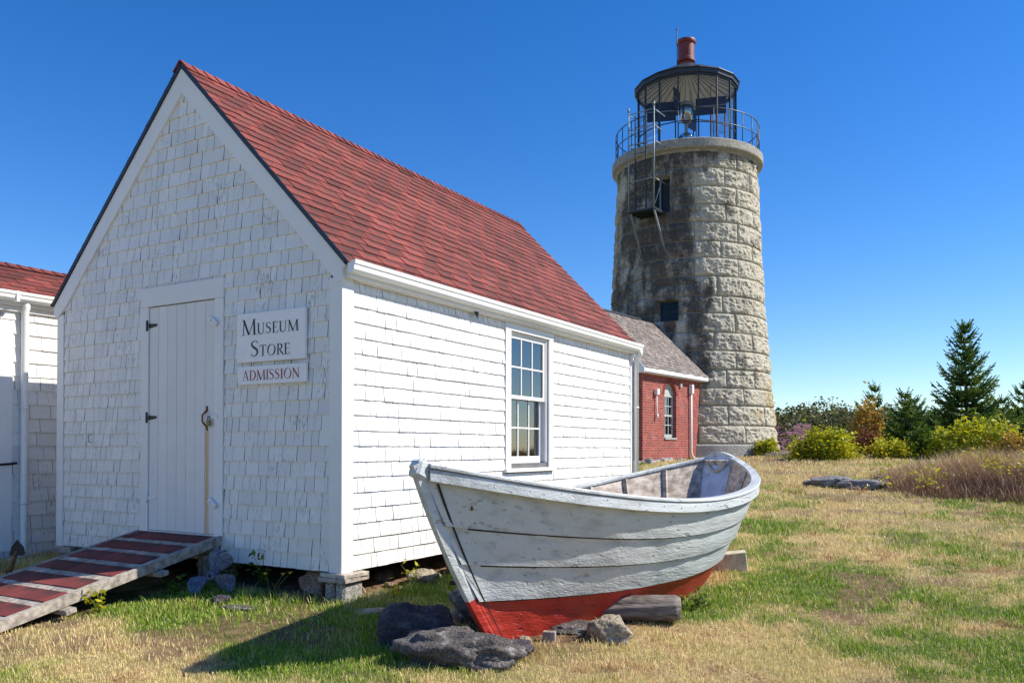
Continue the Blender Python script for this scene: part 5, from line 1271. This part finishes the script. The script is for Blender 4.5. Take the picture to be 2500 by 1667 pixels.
x, y = at(2118, 26.5); r_ = bush('sapling', x, y, .50, .45, 1.95, 2400, .06, M['amberleaf'], 11, 'amber-leaved sapling in front of a thin spruce top', None, 'tree', tone=(.2, 1), nclump=50, spiky=.2)
x, y = at(1905, 25.2); bush('flower_clump', x, y, .45, .25, .22, 700, .03, m_leaf('pale_seed_head', [(0, (.25, .2, .15)), (1, (.6, .55, .48))]), 15, 'pale dried flower heads at the base of the small bush', None, 'plant')

def spruce(name, x, y, h, rbase, nw, seed, label, group=None, dens=1.0, zb=None):
    rs_ = np.random.default_rng(seed); z0 = G(x, y)-.1 if zb is None else zb
    root = thing(name, (x, y, z0), label, 'tree', group)
    mb = MB(); lean = rs_.normal(size=2)*.015
    mb.tube([(x, y, z0), (x+lean[0]*h*.5, y+lean[1]*h*.5, z0+h*.5), (x+lean[0]*h, y+lean[1]*h, z0+h*.93)], [h*.014, h*.009, h*.002], 8); 
    Vn = []; Tn = []
    def needles(p, q, tn, ln):                               # a shoot: needles set all round a twig
        p, q = np.array(p), np.array(q); d = q-p; L = np.linalg.norm(d); d /= L; n = max(12, int(L*150*dens))
        u = rs_.uniform(0, 1, n); r = rs_.normal(size=(n, 3)); r -= d*(r@d)[:, None]; r /= np.linalg.norm(r, axis=1)[:, None]
        b0 = p+d*(u*L)[:, None]; tip = b0+r*ln*.62+d*ln*.75; sd_ = np.cross(r, d)*.017
        Vn.append(np.stack([b0-sd_, b0+sd_, tip], 1)); Tn.append(np.clip(tn+rs_.normal(size=n)*.15, 0, 1))
    def shoot(p, q, tn, ln=.055, r=.006): mb.tube([p, q], [r, r*.5], 4, cap=False); needles(p, q, tn, ln)
    top = np.array((x+lean[0]*h, y+lean[1]*h, z0+h))
    for k in range(5):
        a = rs_.uniform(0, 6.28); shoot(top+np.array((0, 0, -h*.10)), top+np.array((math.cos(a)*.14*(k > 0), math.sin(a)*.14*(k > 0), -.10*k*.5)), .25, .04)
    for wv_ in range(nw):
        f_ = (wv_+.6)/nw; zc = h*(1-f_)*.97+rs_.uniform(-.04, .04); L = rbase*(f_**.82)*1.0+.12
        for k in range(int(6+5*f_)):
            a = rs_.uniform(0, 6.28); l_ = L*rs_.uniform(.62, 1.12); rise = .55-.75*f_+rs_.uniform(-.1, .1)
            p = np.array((x+lean[0]*zc, y+lean[1]*zc, z0+zc)); dr = np.array((math.cos(a), math.sin(a), 0)); pts = []
            for j in range(6):
                s_ = j/5; pts.append(p+dr*l_*s_+np.array((0, 0, l_*(rise*s_+.42*s_*s_*s_))))
            mb.tube(pts, [.016*l_+.004, .012*l_+.003, .009*l_+.003, .006*l_+.002, .004, .003], 4, cap=False)
            tb_ = rs_.uniform(.25, .95)
            for j in range(1, 6):
                if j >= 2: needles(pts[j-1], pts[j], tb_, .05)
                nt_ = 2 if l_ > .5 else 1
                for sd_ in (-1, 1):
                    for q_ in range(nt_):
                        o = pts[j-1]+(pts[j]-pts[j-1])*(q_+.5)/nt_; ln_ = l_*.34*(1.05-.55*j/5)*rs_.uniform(.7, 1.2)+.05
                        aa_ = a+sd_*rs_.uniform(.5, 1.0); e_ = o+np.array((math.cos(aa_)*ln_, math.sin(aa_)*ln_, ln_*rs_.uniform(-.1, .55)))
                        shoot(o, e_, tb_, .05, .004)
            shoot(pts[-1], pts[-1]+dr*.12+np.array((0, 0, .14)), min(1, tb_+.25), .045, .004)
    mb.build('trunk', M['bark'], root)
    V_ = np.concatenate(Vn).reshape(-1, 3); big_mesh('crown', V_, np.arange(len(V_)).reshape(-1, 3), M['spruce'], np.repeat(np.concatenate(Tn), 3), parent=root)
    return root
x, y = at(2362, 27); spruce('spruce_tree', x, y, 4.45, 1.12, 25, 5, 'tallest dark green spruce, standing alone above the bushes', None, 1.0)
gsp = 'small spruces in the tree line'
x, y = at(2134, 30); spruce('spruce_tree', x, y, 2.60, .85, 9, 6, 'thin sparse spruce top rising behind the amber sapling', gsp, .6)
x, y = at(2211, 28); spruce('spruce_tree', x, y, 2.20, .75, 10, 7, 'small pointed spruce, left one of a pair beside tall spruce', gsp, .9)
x, y = at(2238, 31); spruce('spruce_tree', x, y, 2.25, .75, 9, 8, 'small pointed spruce, right one of a pair beside tall spruce', gsp, .9)
x, y = at(2502, 30); spruce('spruce_tree', x, y, 2.75, .8, 10, 9, 'dark spruce cut off by the right edge of the view', gsp, .9)
x, y = at(2290, 30); spruce('spruce_tree', x, y, 1.75, .9, 8, 10, 'short bushy spruce touching the left side of the tall spruce', gsp, .9)
x, y = at(2440, 29); spruce('spruce_tree', x, y, 2.1, .9, 9, 13, 'short bushy spruce on the right side of the tall spruce', gsp, .9)

# low scrub wood that closes the view
rs_ = np.random.default_rng(77); Vs = []; Ts = []
for k in range(150):
    D = rs_.uniform(38, 56); px = rs_.uniform(1700, 2900) if k < 110 else rs_.uniform(-600, 1700)
    if px < 1700: D += 18
    x, y = at(px, D); z0 = G(x, y); hh = rs_.uniform(2.3, 3.05)*(D/46)*(1.12 if 1930 < px < 2080 else .97); wd = rs_.uniform(1.2, 2.0); nl = 700 if px > 1700 else 300
    cl = rs_.normal(size=(34, 3)); cl /= np.linalg.norm(cl, axis=1)[:, None]; cl *= (rs_.uniform(.3, 1, 34)**.5)[:, None]; tnn = rs_.uniform(0, 1, 34); base = rs_.uniform(-.2, .25)
    kk = rs_.integers(0, 34, nl); P_ = np.array((x, y, z0+hh*.50))+cl[kk]*np.array((wd, wd, hh*.46))+rs_.normal(size=(nl, 3))*np.array((.22, .22, .16))
    V_, F_ = leaves(P_, .10 if px > 1700 else .16, rs_); Vs.append(V_); Ts.append(np.repeat(np.clip(base+.6*tnn[kk]+.4*rs_.uniform(0, 1, nl), 0, 1), 4))
Vs = np.concatenate(Vs); tag(big_mesh('far_wood', Vs, np.arange(len(Vs)).reshape(-1, 4), M['darkleaf'], np.concatenate(Ts)), 'low dark olive scrub wood along the skyline', 'wood', kind='stuff')

# roof of a lower house beyond the bushes
hx_, hy_ = at(1945, 37.0); hs = thing('low_house', (hx_, hy_, .3), 'low house with faded purple-red shingled roof beyond the bushes', 'building')
hu = np.array((*Rh, 0)); hf = np.array((*Fh, 0)); hc = np.array((hx_, hy_, 0.))-hu*.45
mb = MB(); mb.obox(hc+hf*1.6+np.array((0, 0, .2)), hu, hf, (0, 0, 1), 1.45, 1.4, .75); mb.build('wall', M['trim'], hs)
mb = MB(); O = hc-hu*1.62+hf*.0+np.array((0, 0, .85)); V3 = np.array((*(Fh*1.6), 1.42)); LL = np.linalg.norm(V3); V3 /= LL; N3 = np.cross(hu, V3)
roof_tabs(mb, O, hu, V3, N3, 3.24, LL, .16, .42, 91, .02); mb.prism([(0, 0), (3.24, 0), (3.24, LL), (0, LL)], O, hu, V3, N3, -.05, -.003, 1)
O2 = hc+hu*1.62+hf*3.2+np.array((0, 0, .85)); V4 = np.array((*(-Fh*1.6), 1.42))/LL
mb.prism([(0, 0), (3.24, 0), (3.24, LL), (0, LL)], O2, -hu, V4, np.cross(-hu, V4), -.05, .01, 0)
mb.build('roof', [m_roof('purple_red_shingle', (.16, .065, .10), (.27, .12, .16), (.10, .05, .08), 60), M['drip']], hs, keep_attr=True)

# ------------------------------------------------------------------ grass
mt, t, b = new_mat('grass_blade'); a = attr(t, "tint")
c = ramp(t, a.outputs["Fac"], [(0, (.20, .085, .04)), (.12, (.44, .26, .11)), (.36, (.86, .68, .36)), (.5, (.42, .42, .10)), (.66, (.29, .41, .02)), (.85, (.15, .29, .012)), (1, (.06, .13, .012))])
lk(t, c, b.inputs["Base Color"]); b.inputs["Roughness"].default_value = .6
tr_ = t.nodes.new("ShaderNodeBsdfTranslucent"); lk(t, c, tr_.inputs[0]); ms = t.nodes.new("ShaderNodeMixShader"); ms.inputs[0].default_value = .3
o_ = t.nodes['Material Output']; lk(t, b.outputs[0], ms.inputs[1]); lk(t, tr_.outputs[0], ms.inputs[2]); lk(t, ms.outputs[0], o_.inputs[0]); M['blade'] = mt
def blades(x, y, z, h, wd, lean, rs_):
    n = len(x); a = rs_.uniform(0, 2*np.pi, n); b_ = rs_.uniform(0, 2*np.pi, n)
    dx, dy = np.cos(a)*wd/2, np.sin(a)*wd/2; lx, ly = np.cos(b_)*lean*h, np.sin(b_)*lean*h
    hz = h*np.sqrt(np.clip(1-np.minimum(lean, .97)**2, .05, 1))
    p0 = np.stack([x-dx, y-dy, z-.01], 1); p1 = np.stack([x+dx, y+dy, z-.01], 1)
    m0 = np.stack([x+lx*.4-dx*.8, y+ly*.4-dy*.8, z+hz*.62], 1); m1 = np.stack([x+lx*.4+dx*.8, y+ly*.4+dy*.8, z+hz*.62], 1); tp_ = np.stack([x+lx, y+ly, z+hz], 1)
    V_ = np.stack([p0, p1, m1, m0, tp_], 1).reshape(-1, 3); i5 = np.arange(n)*5
    F_ = np.concatenate([np.stack([i5, i5+1, i5+2], 1), np.stack([i5, i5+2, i5+3], 1), np.stack([i5+3, i5+2, i5+4], 1)]); return V_, F_
rs_ = np.random.default_rng(99)
def scatter(n, lo, hi):                                     # points over the lawn, denser where the lawn is seen from near
    D = np.exp(rs_.uniform(math.log(lo), math.log(hi), n)); k = rs_.uniform(-.74, .74, n); return CAM[0]+Fh[0]*D+Rh[0]*D*k, CAM[1]+Fh[1]*D+Rh[1]*D*k, D
x, y, D = scatter(520000, 3.6, 27)
inside = (x > -4.35) & (x < .10) & (y > -.05) & (y < 6.9); ramp_m = (x > rx0+.15) & (x < rx1-.12) & (y > -1.9) & (y < .1)
dt = dirtness(x, y); g = greenness(x, y)
dd_ = np.hypot(x-T[0], y-T[1]) > 3.1; bm = ((x-2.0)/.45)**2+((y-.4)/.9)**2 > 1
keep = ~inside & ~ramp_m & dd_ & (rs_.uniform(0, 1, len(x)) > dt*.85) & (x > -5.05)
x, y, D, g = x[keep], y[keep], D[keep], g[keep]
pat = .5+1.5*(.6*fbm(x*2.2, y*2.2, x*0, 3, 61)+.4*fbm(x*7, y*7, x*0, 2, 63)-.5); fine = rs_.uniform(0, 1, len(x))
gg = np.clip(g+(fine-.5)*.55, 0, 1)
tint = np.where((gg > .5) & (rs_.uniform(0, 1, len(x)) > .16), .5+.36*np.clip((gg-.5)*1.6, 0, 1)+rs_.normal(size=len(x))*.07, .36-.30*np.clip((.55-pat-.25*fine)*2.6, -.2, 1)+rs_.normal(size=len(x))*.03)
long_ = np.exp(-((y+.25)/.3)**2)*(x < .3)*(x > -4.3)+np.exp(-((x-.28)/.22)**2)*(y > -.2)*(y < 6)
h = .80*(.024+.020*rs_.uniform(0, 1, len(x))+.012*g)*(1+np.clip((D-6)/14, 0, 1.2))*(1+1.1*np.clip(long_, 0, 1)*rs_.uniform(0, 1, len(x)))
tuft = fbm(x*3.3, y*3.3, x*0, 3, 81); h = h*(.45+1.15*np.clip((tuft-.3)*2.2, 0, 1.4))*np.where(rs_.uniform(0, 1, len(x)) > .985, 2.1, 1.0)
wd = .0042*(1+np.clip((D-5)/5, 0, 3)); lean = rs_.uniform(.25, .98, len(x))
V_, F_ = blades(x, y, gz(x, y)+.012, h, wd, lean, rs_)
tag(big_mesh('grass', V_, F_, M['blade'], np.repeat(np.clip(tint, 0, 1), 5)), 'short dry lawn with green patches', 'grass', kind='stuff')
# mound of tall dry grass on the right
n = 60000; u = rs_.normal(size=(n, 2)); ux = 5.6+u[:, 0]*1.9; uy = 12.2+u[:, 1]*1.35
edge = ((ux-5.9)/3.0)**2+((uy-12.4)/2.5)**2 < 1.0+.35*(fbm(ux*1.3, uy*1.3, ux*0, 3, 71)-.5)
ux, uy = ux[edge], uy[edge]; n = len(ux); pt_ = fbm(ux*1.1, uy*1.1, ux*0, 3, 73)
ed_ = ((ux-5.9)/3.0)**2+((uy-12.4)/2.5)**2
hh = rs_.uniform(.20, .56, n)*(.5+.9*pt_)*np.clip(1.25-.65*ed_, .45, 1.1)
V_, F_ = blades(ux, uy, gz(ux, uy), hh, rs_.uniform(.006, .011, n), rs_.uniform(.3, .97, n), rs_)
mt, t, b = new_mat('tall_dry_grass'); a = attr(t, "tint"); lk(t, ramp(t, a.outputs["Fac"], [(0, (.11, .045, .03)), (.3, (.31, .165, .10)), (.55, (.54, .38, .21)), (.85, (.78, .62, .34)), (1, (.55, .45, .06))]), b.inputs["Base Color"]); b.inputs["Roughness"].default_value = .8; M['tallgrass'] = mt
tag(big_mesh('tall_dry_grass', V_, F_, mt, np.repeat(np.clip(.12+.55*rs_.uniform(0, 1, n)+.6*(pt_-.4)+.25*np.clip((uy-12.0)/2, -.6, 1), 0, 1), 5)), 'mound of tall reddish dry grass at the edge of the lawn', 'grass', kind='stuff')
n = 2600; k = rs_.integers(0, 46, n); cxy = np.stack([6.0+rs_.normal(size=46)*1.1, 12.2+rs_.normal(size=46)*.8], 1); P_ = np.stack([cxy[k, 0], cxy[k, 1], gz(cxy[k, 0], cxy[k, 1])+rs_.uniform(.15, .45, n)], 1)+rs_.normal(size=(n, 3))*np.array((.16, .16, .05))
V_, F_ = leaves(P_, .04, rs_, .5, 2.6); tag(big_mesh('yellow_weeds', V_, F_, M['yellowgreen'], np.repeat(rs_.uniform(.35, 1, n), 4)), 'yellow leafy weeds growing through the tall dry grass', 'weeds', kind='stuff')
# weeds along the wall, each a plant
def weed(name, x, y, h, nl, size, mat, seed, label, cat='plant', group=None, spread=.08, flowers=0):
    rs2 = np.random.default_rng(seed); z0 = G(x, y); root = thing(name, (x, y, z0), label, cat, group); mb = MB(); P_ = []
    ns = max(3, flowers); tips = []
    for k in range(ns):
        a = rs2.uniform(0, 6.28); tp_ = np.array((x+math.cos(a)*spread*rs2.uniform(.4, 1.3), y+math.sin(a)*spread*rs2.uniform(.4, 1.3), z0+h*rs2.uniform(.75, 1.05))); tips.append(tp_)
        b_ = np.array((x, y, z0)); m_ = b_*.5+tp_*.5+np.array((0, 0, h*.08)); mb.tube([b_, m_, tp_], [.004, .003, .002], 5)
        if not flowers: P_ += [b_+(tp_-b_)*s_+rs2.normal(size=3)*.03*(.3+s_) for s_ in rs2.uniform(.25, 1.05, nl//ns)]
    mb.build('stem', m_simple('green_stem', (.10, .14, .03), .7), root)
    if flowers:
        mb = MB()
        for tp_ in tips:
            for k in range(14):
                a = 6.283*k/14; d = np.array((math.cos(a), math.sin(a), .35)); e_ = np.array((-math.sin(a), math.cos(a), 0))*.0055; mb.add([tp_-e_*.5, tp_+e_*.5, tp_+d*.024+e_, tp_+d*.024-e_], [(0, 1, 2, 3)])
            mb.lathe([(.001, tp_[2]+.012), (.010, tp_[2]+.006), (.008, tp_[2]-.006)], (tp_[0], tp_[1]), 8)
        mb.build('flower', m_simple('yellow_petal', (.62, .42, .015), .6), root); P_ = [np.array((x, y, z0+.02))+rs2.normal(size=3)*np.array((.06, .06, .015)) for _ in range(nl)]
    V_, F_ = leaves(np.array(P_), size, rs2, .2, 2.2); big_mesh('foliage', V_, F_, mat, np.repeat(rs2.uniform(.2, 1, len(P_)), 4), parent=root); return root
weed('flowering_weed', -.62, -.22, .28, 30, .035, M['greenleaf'], 5, 'three yellow dandelion-like flowers on thin stems beside the propeller', 'flower', None, .15, 3)
weed('weed', -.98, .02, .34, 60, .035, M['greenleaf'], 6, 'leafy green weed under the gable wall, right of the propeller', group='weeds along the store')
weed('weed', -1.36, -.02, .26, 50, .035, M['greenleaf'], 7, 'dark green weed in the shade below the ramp', group='weeds along the store', spread=.12)
weed('weed', -1.41, -1.33, .18, 46, .03, M['yellowgreen'], 8, 'bright sunlit weed at the edge of the ramp shadow', group='weeds along the store')
weed('weed', .22, .80, .24, 40, .025, M['yellowgreen'], 9, 'pale grassy weed in the sun along the side wall', group='weeds along the store', spread=.14)
weed('weed', -1.45, -.55, .15, 60, .035, M['greenleaf'], 10, 'low broad-leaved weed in the shaded grass left of the propeller', group='weeds along the store', spread=.12)
weed('weed', 2.62, 1.55, .14, 90, .03, M['greenleaf'], 11, 'fresh green weed in the grass by the end of the log', spread=.2)
weed('weed', .28, .40, .16, 40, .022, M['yellowgreen'], 12, 'sunlit weed beside the corner pier of the store', group='weeds along the store', spread=.1)
